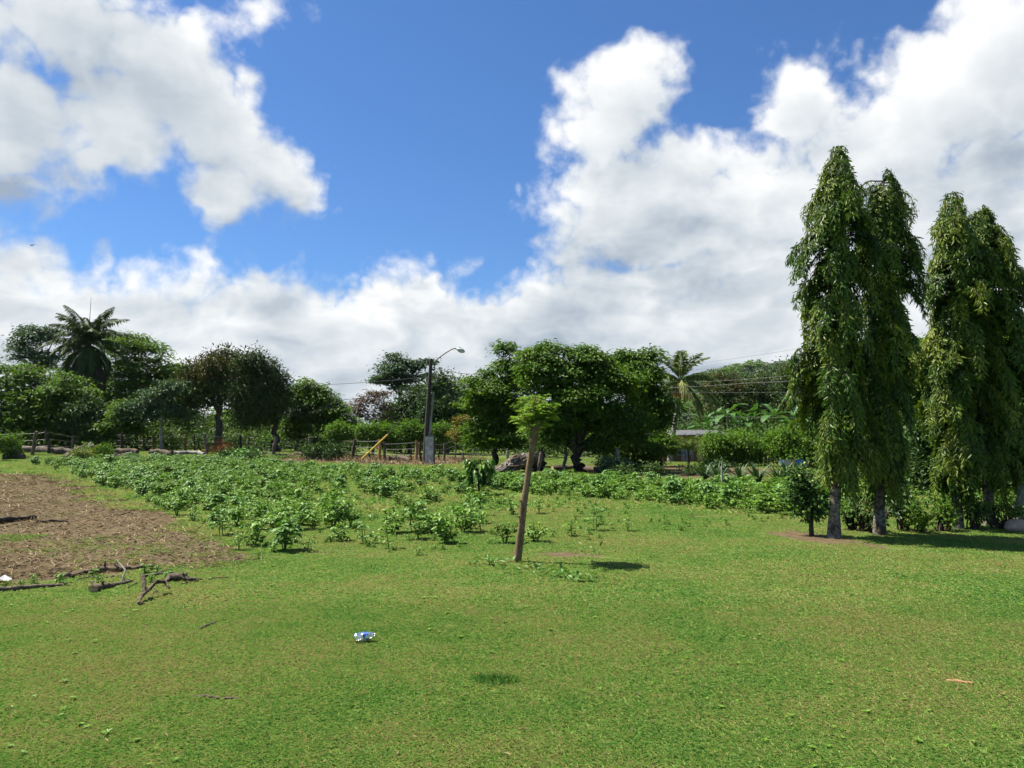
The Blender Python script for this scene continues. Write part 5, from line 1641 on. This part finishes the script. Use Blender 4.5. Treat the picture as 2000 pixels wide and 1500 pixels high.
def forked_branch():
    b = GP(272, 1184)
    mb = MB()
    j = W(282, 1158, b.y + 0.22)
    mb.tube([b + Vector((0, 0, 0.03)), W(271, 1174, b.y + 0.06), W(276, 1165, b.y + 0.15), j], [0.019, 0.017, 0.019, 0.020], 9, wob=0.1)
    mb.tube([j, W(281, 1140, b.y + 0.3), W(279, 1124, b.y + 0.4)], [0.020, 0.022, 0.024], 9, wob=0.1)
    mb.tube([j, W(294, 1148, b.y + 0.35), W(307, 1134, b.y + 0.45)], [0.020, 0.019, 0.016], 9, wob=0.1)
    mb.tube([b + Vector((0, 0, 0.03)), W(284, 1181, b.y + 0.05)], [0.019, 0.010], 7, wob=0.1)
    mb.tube([W(307, 1136, b.y + 0.45), W(322, 1136, b.y + 0.6), W(330, 1148, b.y + 0.5)], [0.022, 0.024, 0.014], 8, wob=0.1)
    tag(mb.build('forked_branch', M['deadwood'], at=b), 'pale forked branch standing out of the heap towards the viewer', 'branch', GB)
    tw = MB(); a = GP(238, 1140)
    tw.tube([a, W(240, 1128, a.y), W(245, 1113, a.y + 0.2), W(226, 1092, a.y + 0.3)], [0.012, 0.011, 0.010, 0.005], 6)
    tag(tw.build('bent_twig', M['bark_pale'], at=a), 'pale bent twig crossing the longest branch', 'twig')


forked_branch()
for (a, b, c, lab) in [((150, 1136), (176, 1130), (205, 1133), 'fine twig lying left of the sawn log'), ((300, 1128), (322, 1117), (340, 1112), 'fine twig at the right end of the longest branch'),
                       ((240, 1152), (262, 1146), (268, 1136), 'fine twig beside the forked branch'), ((345, 1144), (372, 1142), (402, 1130), 'thin twig under the arched branch'),
                       ((395, 1137), (425, 1133), (458, 1129), 'long fine twig pointing right from the branch heap'), ((290, 1168), (306, 1160), (322, 1164), 'fine twig in front of the forked branch'), ((95, 1128), (112, 1118), (140, 1112), 'fine twig on the dirt left of the longest branch')]:
    log('twig', lab, [a, (b[0], b[1], 0.03), c], [0.007, 0.006, 0.003], False, 9, cat='twig', group='twigs of the branch heap', amp=0.012, stubs=2)
log('stick', 'short dark stick on the lawn left of the bottle', [(388, 1231), (405, 1224), (425, 1214)], [0.010, 0.013, 0.007], False, 7, cat='stick', mat='bark_dark', amp=0.005)
log('stick', 'thin brown stick lying in the lawn near the bottom left', [(372, 1362), (415, 1364), (462, 1366)], [0.008, 0.010, 0.008], False, 7, cat='stick', amp=0.004)
log('stick', 'tan peeled stick on the lawn at the lower right', [(1850, 1332), (1875, 1335), (1902, 1338)], [0.010, 0.012, 0.010], True, 6, cat='stick', mat='post_orange', amp=0.002)
log('charred_wood', 'charred timber lying on the dirt at the left edge', [(-60, 1030), (20, 1020), (70, 1012)], [0.07, 0.06, 0.035], False, 9, cat='charred wood', mat='bark_dark', amp=0.03)
log('charred_wood', 'small charred stick right of the charred timber', [(75, 1022), (110, 1019), (135, 1020)], [0.03, 0.03, 0.015], False, 7, cat='charred wood', mat='bark_dark', amp=0.02)
log('stick', 'thin stick on the dirt near the crop edge', [(232, 1007), (250, 1002), (268, 995)], [0.010, 0.012, 0.008], False, 6, cat='stick', mat='bark_dark', amp=0.005)

GL = 'logs lying along the fence'
log('felled_log', 'thick dark log at the left end of the fence', [(40, 884), (70, 885), (100, 886)], [0.27, 0.28, 0.25], True, 10, group=GL, mat='bark', amp=0.05)
log('felled_log', 'dark log right of the first thick log', [(100, 888), (120, 888), (150, 890)], [0.26, 0.28, 0.20], False, 10, group=GL, mat='bark', amp=0.05)
log('felled_log', 'short log lying at the far left edge of the crop', [(8, 897), (28, 896), (46, 897)], [0.2, 0.24, 0.18], True, 8, group=GL, mat='deadwood', amp=0.03)
log('felled_log', 'long grey log in the middle of the left log row', [(198, 890), (235, 889), (266, 889)], [0.26, 0.26, 0.24], True, 10, group=GL, mat='deadwood', amp=0.04)
log('felled_log', 'log with orange sawn end in front of the forked tree', [(291, 891), (315, 891), (336, 892)], [0.27, 0.26, 0.22], True, 9, group=GL, mat='deadwood', amp=0.03)
log('felled_log', 'pale split log at the right end of the left log row', [(340, 890), (370, 889), (402, 890)], [0.20, 0.18, 0.15], True, 9, group=GL, mat='bark_pale', amp=0.05)
for i, (a, b, lab) in enumerate([((130, 893), (172, 866), 'left leaning pole of the wood pile'), ((140, 894), (180, 865), 'middle leaning pole of the wood pile'), ((148, 896), (184, 869), 'right leaning pole of the wood pile'), ((125, 892), (156, 874), 'dark short leaning pole of the wood pile')]):
    p0 = GP(*a); p1 = W(b[0], b[1], p0.y + 0.8)
    mb = MB(); mb.tube(wander(p0, p1, 6, 0.03), np.linspace(0.16, 0.12, 6), 8, wob=0.1)
    tag(mb.build('leaning_pole', M['bark_pale' if i in (1, 2) else 'deadwood'], at=p0), lab, 'pole', 'leaning poles of the wood pile')
for i in range(9):
    px = 185 + i * 9 + rng.uniform(-4, 4); py = 893 + rng.uniform(-1, 4)
    pos = ['first', 'second', 'third', 'fourth', 'fifth', 'sixth', 'seventh', 'eighth', 'ninth'][i]
    log('firewood_piece', pos + ' stick from the left in the loose firewood before the long log', [(px - 9, py + rng.uniform(-2, 2)), (px + 10, py + rng.uniform(-2, 2), rng.uniform(0, .25))], [0.09, 0.06], False, 6, group='loose firewood in front of the logs', mat=['deadwood', 'bark_pale', 'bark'][i % 3], cat='firewood', amp=0.02)
log('plank', 'weathered sheet of timber lying before the orange posts', [(760, 900), (785, 899), (802, 901)], [0.16, 0.2, 0.12], False, 8, cat='timber', mat='deadwood', amp=0.04)
for i, (a, b, lab) in enumerate([((540, 893), (570, 888), 'grey branch at the left of the brush line'), ((560, 895), (600, 890), 'long grey branch in the brush line'), ((575, 889), (620, 893), 'crossed branch in the brush line'), ((600, 897), (640, 893), 'branch beside the dark brush heap'), ((515, 889), (545, 891), 'dark root piece left of the brush line')]):
    log('cut_branch', lab, [a, b], [0.13, 0.06], False, 7, cat='branch', group='cut branches along the fence', mat='deadwood' if i % 2 else 'bark', amp=0.05)


def fallen_trunk():
    b = GP(1005, 925); d = b.y
    root = thing('fallen_tree', 'big fallen trunk with splintered root plate behind the stake', 'fallen trunk', b)
    mb = MB()
    path = [W(968, 920, d - 0.5), W(985, 912, d - 0.3), W(1005, 904, d), W(1030, 900, d + 0.3), W(1052, 900, d + 0.6)]
    mb.tube(np.array([tuple(p) for p in path]), [0.08, 0.20, 0.34, 0.46, 0.52], 16, wob=0.28); mb.build('trunk', M['bark'], root)
    rp = MB()
    c = np.array(tuple(W(1052, 905, d + 0.6)))
    for i in range(16):
        a = rng.uniform(0, 6.28); u = np.array([rng.uniform(0.1, 0.5), math.cos(a) * 0.7, math.sin(a)])
        rp.tube(wander(c, c + u * rng.uniform(0.5, 0.85), 4, 0.05), np.linspace(0.16, 0.05, 4), 6, wob=0.15)
    rp.build('root_plate', M['bark_dark'], root)
    for i in range(30):
        s = MB()
        p0 = W(rng.uniform(965, 990), rng.uniform(917, 924), d - 0.6 - rng.uniform(0, .3)); p1 = W(rng.uniform(1005, 1042), rng.uniform(886, 912), d - 0.3)
        s.tube(wander(p0, p1, 6, 0.09), np.linspace(0.03, 0.08, 6), 5, wob=0.3); s.build('splinter', M['deadwood' if i % 3 else 'bark_pale'], root)


fallen_trunk()
log('felled_log', 'long low log lying under the shade tree', [(1078, 920), (1130, 921), (1180, 923)], [0.16, 0.17, 0.15], True, 10, group=GL, mat='deadwood', amp=0.03)
log('felled_log', 'low log right of the shade tree trunk', [(1180, 924), (1225, 926), (1262, 929)], [0.15, 0.16, 0.13], True, 10, group=GL, mat='deadwood', amp=0.03)
log('felled_log', 'brownish log left of the fallen trunk', [(925, 921), (955, 920), (985, 921)], [0.12, 0.14, 0.12], False, 8, group=GL, mat='bark', amp=0.03)


# ------------------------------------------------------------------ house porch, half hidden
def house():
    d = 53
    k = d / 1511
    b = W(1330, 855, d); b.z = 0.0
    root = thing('house', 'low yellow house with an arched porch behind the young palm', 'house', b)
    yel = plain_mat('paint_yellow', (0.62, 0.42, 0.12), 0.7, 0.1, 3)
    x0, x1 = W(1250, 855, d).x, W(1420, 855, d).x
    ztop = W(1330, 851, d).z
    # front wall: two arched openings
    def arch(xa, xb, xo0, xo1, spring, rise, name):
        mb = MB()
        th = np.linspace(math.pi, 0, 15)
        cx, hw = (xo0 + xo1) / 2, (xo1 - xo0) / 2
        ar = [(cx + hw * math.cos(t), spring + rise * math.sin(t)) for t in th]
        for yy, flip in ((d, False), (d + 0.22, True)):
            top = [(p[0], ztop) for p in ar]
            v = np.array([(p[0], yy, p[1]) for p in ar] + [(p[0], yy, p[1]) for p in top])
            f = [(i, i + 1, 15 + i + 1, 15 + i) for i in range(14)]
            mb.raw(v, [q[::-1] for q in f] if flip else f)
            for (xl, xr) in ((xa, xo0), (xo1, xb)):
                v = np.array([(xl, yy, -0.2), (xr, yy, -0.2), (xr, yy, ztop), (xl, yy, ztop)])
                mb.raw(v, [(3, 2, 1, 0) if flip else (0, 1, 2, 3)])
        v = np.array([(p[0], d, p[1]) for p in ar] + [(p[0], d + 0.22, p[1]) for p in ar]); mb.raw(v, [(i, 15 + i, 16 + i, i + 1) for i in range(14)])
        for xx in (xo0, xo1):
            mb.raw(np.array([(xx, d, -0.2), (xx, d + 0.22, -0.2), (xx, d + 0.22, spring), (xx, d, spring)]), [(0, 1, 2, 3)])
        mb.build(name, yel, root)
    xm = W(1372, 855, d).x
    arch(x0, xm, W(1296, 855, d).x, W(1362, 855, d).x, W(1330, 872, d).z, 0.28, 'arched_wall')
    arch(xm + 0.004, x1, W(1380, 855, d).x, W(1412, 855, d).x, W(1330, 872, d).z, 0.28, 'arched_wall')
    rf = MB()
    n = 44
    xs = np.linspace(x0 - 0.5, x1 + 0.5, n)
    zz = 0.03 * (np.arange(n) % 2)
    v = np.concatenate([np.column_stack([xs, np.full(n, d - 0.55), ztop + 0.03 + zz]), np.column_stack([xs, np.full(n, d + 5), ztop + 0.42 + zz]),
                        np.column_stack([xs, np.full(n, d - 0.55), ztop - 0.02 + zz]), np.column_stack([xs, np.full(n, d + 5), ztop + 0.37 + zz])])
    f = [(i, i + 1, n + i + 1, n + i) for i in range(n - 1)] + [(2 * n + i, 3 * n + i, 3 * n + i + 1, 2 * n + i + 1) for i in range(n - 1)] + [(i, 2 * n + i, 2 * n + i + 1, i + 1) for i in range(n - 1)]
    rf.raw(v, f); rf.build('roof', plain_mat('zinc_roof', (0.07, 0.07, 0.072), 0.6, 0.35, 2, metal=0.0), root)
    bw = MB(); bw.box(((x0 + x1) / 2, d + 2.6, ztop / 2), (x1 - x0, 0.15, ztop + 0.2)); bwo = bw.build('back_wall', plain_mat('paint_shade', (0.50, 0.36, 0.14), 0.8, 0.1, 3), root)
    for px in (1312, 1348):
        wn = MB(); c = W(px, 880, d); wn.box((c.x, d + 2.5, c.z), (0.7, 0.06, 0.8)); wo = wn.build('window', plain_mat('window_frame_white', (0.7, 0.7, 0.7), 0.5, 0.05), bwo)
        ps = MB(); ps.box((c.x, d + 2.46, c.z), (0.56, 0.02, 0.66)); ps.build('pane', plain_mat('window_glass', (0.20, 0.22, 0.25), 0.1, 0.1), wo)
    sw = MB(); sw.box((W(1330, 855, d).x, d + 0.09, W(1330, 908, d).z - 0.27), (W(1372, 855, d).x - W(1287, 855, d).x, 0.14, 0.62)); sw.build('low_wall', plain_mat('paint_ochre', (0.50, 0.26, 0.09), 0.7, 0.15, 3), root)
    cp = MB(); cp.box((W(1330, 855, d).x, d + 0.02, W(1330, 905.5, d).z + 0.02), (W(1372, 855, d).x - W(1285, 855, d).x, 0.40, 0.07)); cp.build('coping', plain_mat('coping_white', (0.62, 0.60, 0.56), 0.7, 0.1), root)
    fl = MB(); fl.box(((x0 + x1) / 2, d + 1.3, -0.02), (x1 - x0, 2.6, 0.16)); fl.build('floor', plain_mat('porch_tiles', (0.40, 0.20, 0.11), 0.5, 0.15, 4), root)
    # things on the porch
    tb = thing('porch_table', 'white table standing on the porch', 'table', Vector((W(1325, 855, d).x, d + 0.9, 0.062)))
    o = world_loc(tb); wm = plain_mat('plastic_white', (0.78, 0.78, 0.78), 0.4, 0.05)
    t = MB(); t.box(o + Vector((0, 0, 0.72)), (1.1, 0.7, 0.04)); t.build('table_top', wm, tb)
    for sx in (-.48, .48):
        for sy in (-.28, .28):
            l = MB(); l.box(o + Vector((sx, sy, 0.35)), (0.05, 0.05, 0.70)); l.build('leg', wm, tb)
    ch = thing('porch_chair', 'white plastic chair beside the porch column', 'chair', Vector((W(1352, 855, d).x, d + 1.0, 0.062)))
    o = world_loc(ch)
    t = MB(); t.box(o + Vector((0, 0, 0.42)), (0.5, 0.48, 0.04)); t.build('seat', wm, ch)
    t = MB(); t.box(o + Vector((0.05, 0.24, 0.72)), (0.5, 0.04, 0.55), (-0.2, 0, 0)); t.build('backrest', wm, ch)
    for sx in (-.21, .21):
        for sy in (-.2, .2):
            l = MB(); l.box(o + Vector((sx, sy, 0.2)), (0.04, 0.04, 0.40)); l.build('leg', wm, ch)


house()


def red_gate():
    d = 47
    b = W(1275, 855, d); b.z = 0
    root = thing('red_gate', 'red slatted gate in front of the house', 'gate', b)
    red = plain_mat('paint_red', (0.42, 0.05, 0.03), 0.5, 0.2, 4)
    for i in range(7):
        px = 1264 + i * 4.0
        mb = MB(); c = W(px, 892, d); h = 1.15 if i < 4 else 0.62
        mb.box((c.x, d, 0.2 + h / 2 + (0.12 if i < 4 else 0.0)), (0.075, 0.05, h)); mb.build('slat', red, root)
    for i in range(2):
        mb = MB(); mb.box((W(1283, 855, d).x, d + 0.06, 0.30 + i * 0.36), (1.15, 0.04, 0.07)); mb.build('rail', red, root)
    gp = MB(); gp.tube([W(1259, 911, d), W(1258, 868, d)], 0.07, 8); gp.build('post', M['bark_pale'], root)
    br = MB(); br.tube([W(1256, 900, d - 0.1), W(1276, 913, d - 0.1)], 0.05, 6); br.build('brace', M['bark_pale'], root)


red_gate()


def laundry():
    d = 41
    a, b = W(1500, 896, d), W(1600, 897, d)
    root = thing('clothes_line', 'clothes line strung between bushes behind the citrus tree', 'clothes line', Vector((a.x, d, 0)))
    ln = MB(); ln.tube(curve(a, b, sag=0.06, n=10), 0.008, 4); ln.build('line', M['wire'], root)
    for p in (a, b):
        q = MB(); q.tube([Vector((p.x, d, -0.1)), Vector((p.x, d, p.z + 0.05))], 0.04, 7); q.build('post', M['bark_dark'], root)
    for (px, w, h, col, lab) in [(1562, 0.52, 0.42, (0.06, 0.16, 0.62), 'blue cloth hanging on the line behind the citrus tree'), (1538, 0.34, 0.40, (0.42, 0.40, 0.36), 'greyish cloth hanging on the line left of the blue one'),
                                 (1527, 0.24, 0.30, (0.55, 0.68, 0.82), 'pale blue cloth at the left end of the line'), (1577, 0.14, 0.36, (0.45, 0.12, 0.16), 'dark pink cloth at the right end of the line'), (1550, 0.16, 0.3, (0.55, 0.32, 0.12), 'small orange cloth next to the blue one')]:
        c = W(px, 897, d)
        n, m = 9, 6
        u, v = np.meshgrid(np.linspace(-w / 2, w / 2, n), np.linspace(0, -h, m))
        yy = 0.03 * np.sin(u * 28 + px) * (-v / h) + 0.01
        P = np.stack([c.x + u, d - 0.012 + yy, c.z - 0.02 + v + 0.01 * np.cos(u * 9)], -1).reshape(-1, 3)
        f = np.array([(j * n + i, j * n + i + 1, (j + 1) * n + i + 1, (j + 1) * n + i) for j in range(m - 1) for i in range(n - 1)])
        mb = MB(); mb.raw(P, f, smooth=True); mb.raw(P + np.array([0, 0.03, 0]), f[:, ::-1], smooth=True)
        tag(mb.build('hanging_cloth', plain_mat('cloth', col, 0.9, 0.15, 10), at=c), lab, 'cloth', 'laundry on the line')


laundry()


# ------------------------------------------------------------------ crushed water bottle
def bottle():
    b = GP(711, 1256)
    root = thing('plastic_bottle', 'crushed clear plastic water bottle with a blue label on the lawn', 'bottle', b)
    a = np.array([0.93, 0.30, 0.06]); a = a / np.linalg.norm(a)
    o = np.array([b.x - 0.075, b.y - 0.02, b.z + 0.046])
    e1 = norm(np.cross(a, [0, 0, 1.0])); e2 = np.cross(e1, a)
    prof = [(0.0, 0.0), (0.0, 0.026), (0.006, 0.036), (0.02, 0.038), (0.028, 0.035), (0.04, 0.038), (0.05, 0.034), (0.062, 0.036), (0.07, 0.033), (0.10, 0.031), (0.112, 0.035), (0.13, 0.034), (0.145, 0.024), (0.158, 0.0135), (0.172, 0.013)]
    n = 20
    th = np.linspace(0, 2 * math.pi, n, endpoint=False)
    def ring(z, r, k=1.0):
        cr = 1 + 0.14 * np.sin(th * 2 + z * 60) * (0.02 < z < 0.13) + 0.06 * np.sin(th * 5 + z * 150) * (0.02 < z < 0.13)
        return o + a * z + (r * k * cr)[:, None] * (np.cos(th)[:, None] * e1 + np.sin(th)[:, None] * e2 * 0.92)
    V = np.concatenate([ring(z, r) for z, r in prof])
    f = np.array([(i * n + j, i * n + (j + 1) % n, (i + 1) * n + (j + 1) % n, (i + 1) * n + j) for i in range(len(prof) - 1) for j in range(n)])
    m, t = new_mat('clear_plastic')
    pos = t.add('ShaderNodeNewGeometry', {}, out='Position')
    bp = t.add('ShaderNodeBump', {'Strength': 0.5, 'Distance': 0.01, 'Height': t.noise(pos, 60, 2.0)})
    gl = t.add('ShaderNodeBsdfGlossy', {'Color': (0.9, 0.95, 1, 1), 'Roughness': 0.12, 'Normal': bp})
    tp = t.add('ShaderNodeBsdfTransparent', {0: (0.93, 0.96, 0.97, 1)})
    df = t.add('ShaderNodeBsdfDiffuse', {0: (0.80, 0.84, 0.86, 1)})
    fr = t.add('ShaderNodeFresnel', {'IOR': 1.45, 'Normal': bp})
    s1 = t.add('ShaderNodeMixShader', {0: 0.24, 1: tp, 2: df})
    finish(t, t.add('ShaderNodeMixShader', {0: t.m('ADD', fr, 0.08), 1: s1, 2: gl}))
    mb = MB(); mb.raw(V, f, smooth=True); mb.build('body', m, root)
    V = np.concatenate([ring(z, r, 1.03) for z, r in [(0.068, 0.0335), (0.08, 0.033), (0.095, 0.0325), (0.108, 0.034)]])
    f = np.array([(i * n + j, i * n + (j + 1) % n, (i + 1) * n + (j + 1) % n, (i + 1) * n + j) for i in range(3) for j in range(n)])
    lm, t = new_mat('bottle_label')
    pos = t.add('ShaderNodeNewGeometry', {}, out='Position')
    nz = t.noise(pos, 26, 1.0, dist=0.4)
    col = t.ramp(nz, [(0.0, (0.015, 0.06, 0.32)), (0.54, (0.02, 0.09, 0.42)), (0.57, (0.75, 0.80, 0.85)), (1.0, (0.80, 0.84, 0.88))], 'LINEAR')
    finish(t, t.add('ShaderNodeBsdfPrincipled', {'Base Color': col, 'Roughness': 0.35}))
    lb = MB(); lb.raw(V, f, smooth=True); lb.build('label', lm, root)
    nk = MB(); nk.tube([o + a * 0.160, o + a * 0.166], 0.0155, 14); nk.build('neck_ring', plain_mat('neck_ring', (0.70, 0.50, 0.38), 0.4, 0.05), root)


bottle()

tr = MB(); c = GP(8, 1136)
v = c + Vector((0, 0, 0.03))
ang = np.linspace(0, 6.28, 11)[:-1]
tr.raw(np.concatenate([[tuple(v + Vector((0, 0, 0.05)))], np.column_stack([v.x + 0.10 * np.cos(ang) * rng.uniform(.6, 1.2, 10), v.y + 0.07 * np.sin(ang), v.z + rng.uniform(-0.03, 0.02, 10)])]), [(0, 1 + i, 1 + (i + 1) % 10) for i in range(10)])
tag(tr.build('crumpled_wrapper', plain_mat('white_plastic', (0.42, 0.43, 0.45), 0.5, 0.05), at=c), 'crumpled white wrapper on the dirt at the left edge', 'litter')

st = MB(); b = GP(1988, 1038)
u, w = np.meshgrid(np.linspace(0, 2 * math.pi, 15)[:-1], np.linspace(0.02, math.pi - 0.02, 9))
s = np.stack([np.cos(u) * np.sin(w) * 0.24, np.sin(u) * np.sin(w) * 0.17, np.cos(w) * 0.13], -1) * (1 + 0.1 * np.sin(3 * u + 2 * w) + 0.05 * np.sin(7 * u))[..., None]
i = np.arange(8)[:, None] * 14; j = np.arange(14)[None, :]; k = (j + 1) % 14
st.raw(s.reshape(-1, 3) + np.array([b.x, b.y, b.z + 0.08]), np.stack([i + j, i + 14 + j, i + 14 + k, i + k], -1).reshape(-1, 4), smooth=True)
tag(st.build('stone', plain_mat('stone_pinkish', (0.34, 0.24, 0.19), 0.9, 0.3, 9, bump=0.5), at=b), 'pinkish stone at the foot of the rightmost trunk', 'stone')


def dark_tuft():
    c = GP(965, 1332)
    n = 330
    r = np.sqrt(rng.uniform(0, 1, n)); a = rng.uniform(0, 6.28, n)
    r = r * (1 + 0.25 * np.sin(a * 3 + 1))
    p = np.column_stack([c.x + 0.17 * r * np.cos(a), c.y + 0.10 * r * np.sin(a), np.full(n, c.z)])
    ax = np.column_stack([rng.normal(0, .35, n), rng.normal(0, .35, n), np.ones(n)])
    mb = MB(); mb.leaves(p, ax, rdir(n), rng.uniform(0.04, 0.075, n) * (1.15 - 0.6 * r), 0.005, rng.uniform(0, 1, n), droop=0.2)
    tag(mb.build('grass_tuft', leaf_mat('leaf_dark_tuft', (0.060, 0.170, 0.045), (0.090, 0.220, 0.055), (0.13, 0.27, 0.07)), at=c), 'dark green tuft of taller grass in the middle of the lawn', 'grass tuft')


dark_tuft()


def straw():
    mb = MB()
    n = 42000
    y = 8 + 30 * rng.uniform(0, 1, n) ** 1.7; x = rng.uniform(-0.95, -0.05, n) * y
    n2 = 9000
    y2 = rng.uniform(36, 66, n2); x2 = rng.uniform(-0.36, 0.0, n2) * y2
    x = np.concatenate([x, x2]); y = np.concatenate([y, y2])
    dd = np.maximum(poly_sd(x, y, DIRT), poly_sd(x, y, LITTER))
    ok = dd > -0.15 + rng.normal(0, 0.12, len(x))
    x, y = x[ok], y[ok]; n = len(x)
    a = rng.uniform(0, 6.28, n)
    far = np.clip(y / 12, 1, 4)
    mb.leaves(np.column_stack([x, y, gz(x, y) + 0.008]), np.column_stack([np.cos(a), np.sin(a), rng.uniform(0, 0.5, n) * (1 + (y > 36))]), np.column_stack([rng.normal(0, .4, n), rng.normal(0, .4, n), np.ones(n)]),
              rng.uniform(0.06, 0.20, n) * far ** 0.8, rng.uniform(0.006, 0.013, n) * far, rng.uniform(0, 1, n), droop=0.05)
    tag(mb.build('dry_litter', M['litter']), 'dry straw and cut stalks littering the bare brown soil', 'straw', kind='stuff')
    # thin green regrowth on the bare soil
    y = 8 + 28 * rng.uniform(0, 1, 2600) ** 1.6; x = rng.uniform(-0.95, -0.05, 2600) * y
    nz = np.sin(x * 1.1 + 2 * np.sin(y * 0.6)) + np.sin(y * 0.9 + x * 0.4)
    ok = (poly_sd(x, y, DIRT) > 0) & (nz + rng.normal(0, 0.6, 2600) > 0.7)
    x, y = x[ok], y[ok]
    ts = [turf_tile(0.34, 26, 0.045, 0.009, 0.6) for _ in range(3)]
    scatter('dirt_weeds', ts, np.column_stack([x, y, gz(x, y)]), rng.uniform(0, 6.28, len(x)), rng.uniform(0.7, 1.6, len(x)), 'sparse green regrowth on the bare dirt', 'weeds')


straw()


def clods():
    ms = []
    for q in range(3):
        u, v = np.meshgrid(np.linspace(0, 2 * math.pi, 8)[:-1], np.linspace(0.1, math.pi - 0.1, 5))
        r = 1 + rng.normal(0, 0.16, u.shape)
        c = np.stack([np.cos(u) * np.sin(v) * r, np.sin(u) * np.sin(v) * r, 0.6 * np.cos(v) * r], -1).reshape(-1, 3) * 0.03
        i = np.arange(4)[:, None] * 7; j = np.arange(7)[None, :]; k = (j + 1) % 7
        mb = MB(); mb.raw(c, np.stack([i + j, i + 7 + j, i + 7 + k, i + k], -1).reshape(-1, 4))
        ms.append(mb.mesh('clod', plain_mat('clod_soil', (0.095, 0.068, 0.040), 0.95, 0.35, 12)))
    n = 9000
    y = 8.2 + 24 * rng.uniform(0, 1, n) ** 1.7; x = rng.uniform(-0.95, -0.05, n) * y
    ok = poly_sd(x, y, DIRT) > 0.1
    x, y = x[ok], y[ok]
    scatter('soil_clods', ms, np.column_stack([x, y, gz(x, y) + 0.004]), rng.uniform(0, 6.28, len(x)), rng.uniform(0.2, 1.0, len(x)) ** 2 * 0.9 + 0.15, 'crumbly clods over the bare brown soil', 'soil')


clods()


def lawn_bits():
    def rosette(n, L, seed):
        mb = MB()
        a = np.linspace(0, 6.28, n, endpoint=False) + rng.normal(0, 0.2, n)
        mb.leaves(np.column_stack([np.zeros(n), np.zeros(n), np.full(n, 0.012)]), np.column_stack([np.cos(a), np.sin(a), rng.uniform(0.1, 0.7, n)]),
                  np.column_stack([-np.cos(a) * 0.3, -np.sin(a) * 0.3, np.ones(n)]), L * rng.uniform(0.6, 1.2, n), L * 0.5, rng.uniform(0.2, 0.9, n), hi=True)
        return mb.mesh('rosette', M['crop'])
    n = 900
    y = 3.2 + 10 * rng.uniform(0, 1, n) ** 1.2; x = rng.uniform(-0.8, 0.8, n) * y
    nz = np.sin(x * 1.3 + np.sin(y)) + np.sin(y * 1.1 + 2 * np.sin(x * 0.5))
    ok = (nz + rng.normal(0, 0.5, n) > 0.3) & (dirtiness(x, y) < 0.2)
    x, y = x[ok], y[ok]
    scatter('lawn_weeds', [rosette(6, 0.024, 1), rosette(5, 0.018, 2), rosette(8, 0.026, 3)], np.column_stack([x, y, gz(x, y) + 0.004]), rng.uniform(0, 6.28, len(x)), rng.uniform(0.7, 1.3, len(x)), 'small broad-leaved weeds dotted through the lawn', 'weeds')
    mb = MB(); n = 520
    y = 3.2 + 9 * rng.uniform(0, 1, n) ** 1.3; x = rng.uniform(-0.8, 0.8, n) * y
    a = rng.uniform(0, 6.28, n)
    mb.leaves(np.column_stack([x, y, gz(x, y) + rng.uniform(0.012, 0.03, n)]), np.column_stack([np.cos(a), np.sin(a), rng.normal(0, .2, n)]), np.array([0, 0, 1.0]) + rng.normal(0, .3, (n, 3)),
              rng.uniform(0.02, 0.07, n), rng.uniform(0.004, 0.014, n), rng.uniform(0, 0.5, n))
    tag(mb.build('fallen_leaf_bits', M['litter']), 'dry leaf bits and dead blades scattered on the lawn', 'leaf litter', kind='stuff')


lawn_bits()

bd = MB(); c = W(62, 479, 70)
for s in (-1, 1):
    bd.raw(np.array([tuple(c), tuple(c + Vector((s * 0.16, 0.05, 0.10))), tuple(c + Vector((s * 0.36, 0.02, 0.06 if s > 0 else 0.02))), tuple(c + Vector((s * 0.15, -0.08, 0.05)))]), [(0, 1, 2, 3)])
bd.tube([c + Vector((-0.04, -0.16, -0.02)), c + Vector((-0.01, -0.06, -0.01)), c + Vector((0.0, 0.06, 0)), c + Vector((0.01, 0.15, 0.01))], [0.015, 0.05, 0.045, 0.012], 8)
tag(bd.build('bird', plain_mat('bird_dark', (0.03, 0.03, 0.03), 0.7, 0.1), at=c), 'small dark bird flying in front of the left clouds', 'bird')

# ------------------------------------------------------------------ thin haze in the air
def haze():
    mb = MB(); mb.box((450, 560, 59), (2300, 1240, 124))
    m, t = new_mat('haze_air')
    v = t.add('ShaderNodeVolumePrincipled', {'Color': (0.80, 0.88, 1.0, 1), 'Density': 0.00004, 'Anisotropy': 0.2})
    o = t.n.new('ShaderNodeOutputMaterial')
    t.l.new(v, o.inputs['Volume'])
    tag(mb.build('haze', m), 'faint haze in the air over the whole place', 'haze', kind='stuff')


haze()
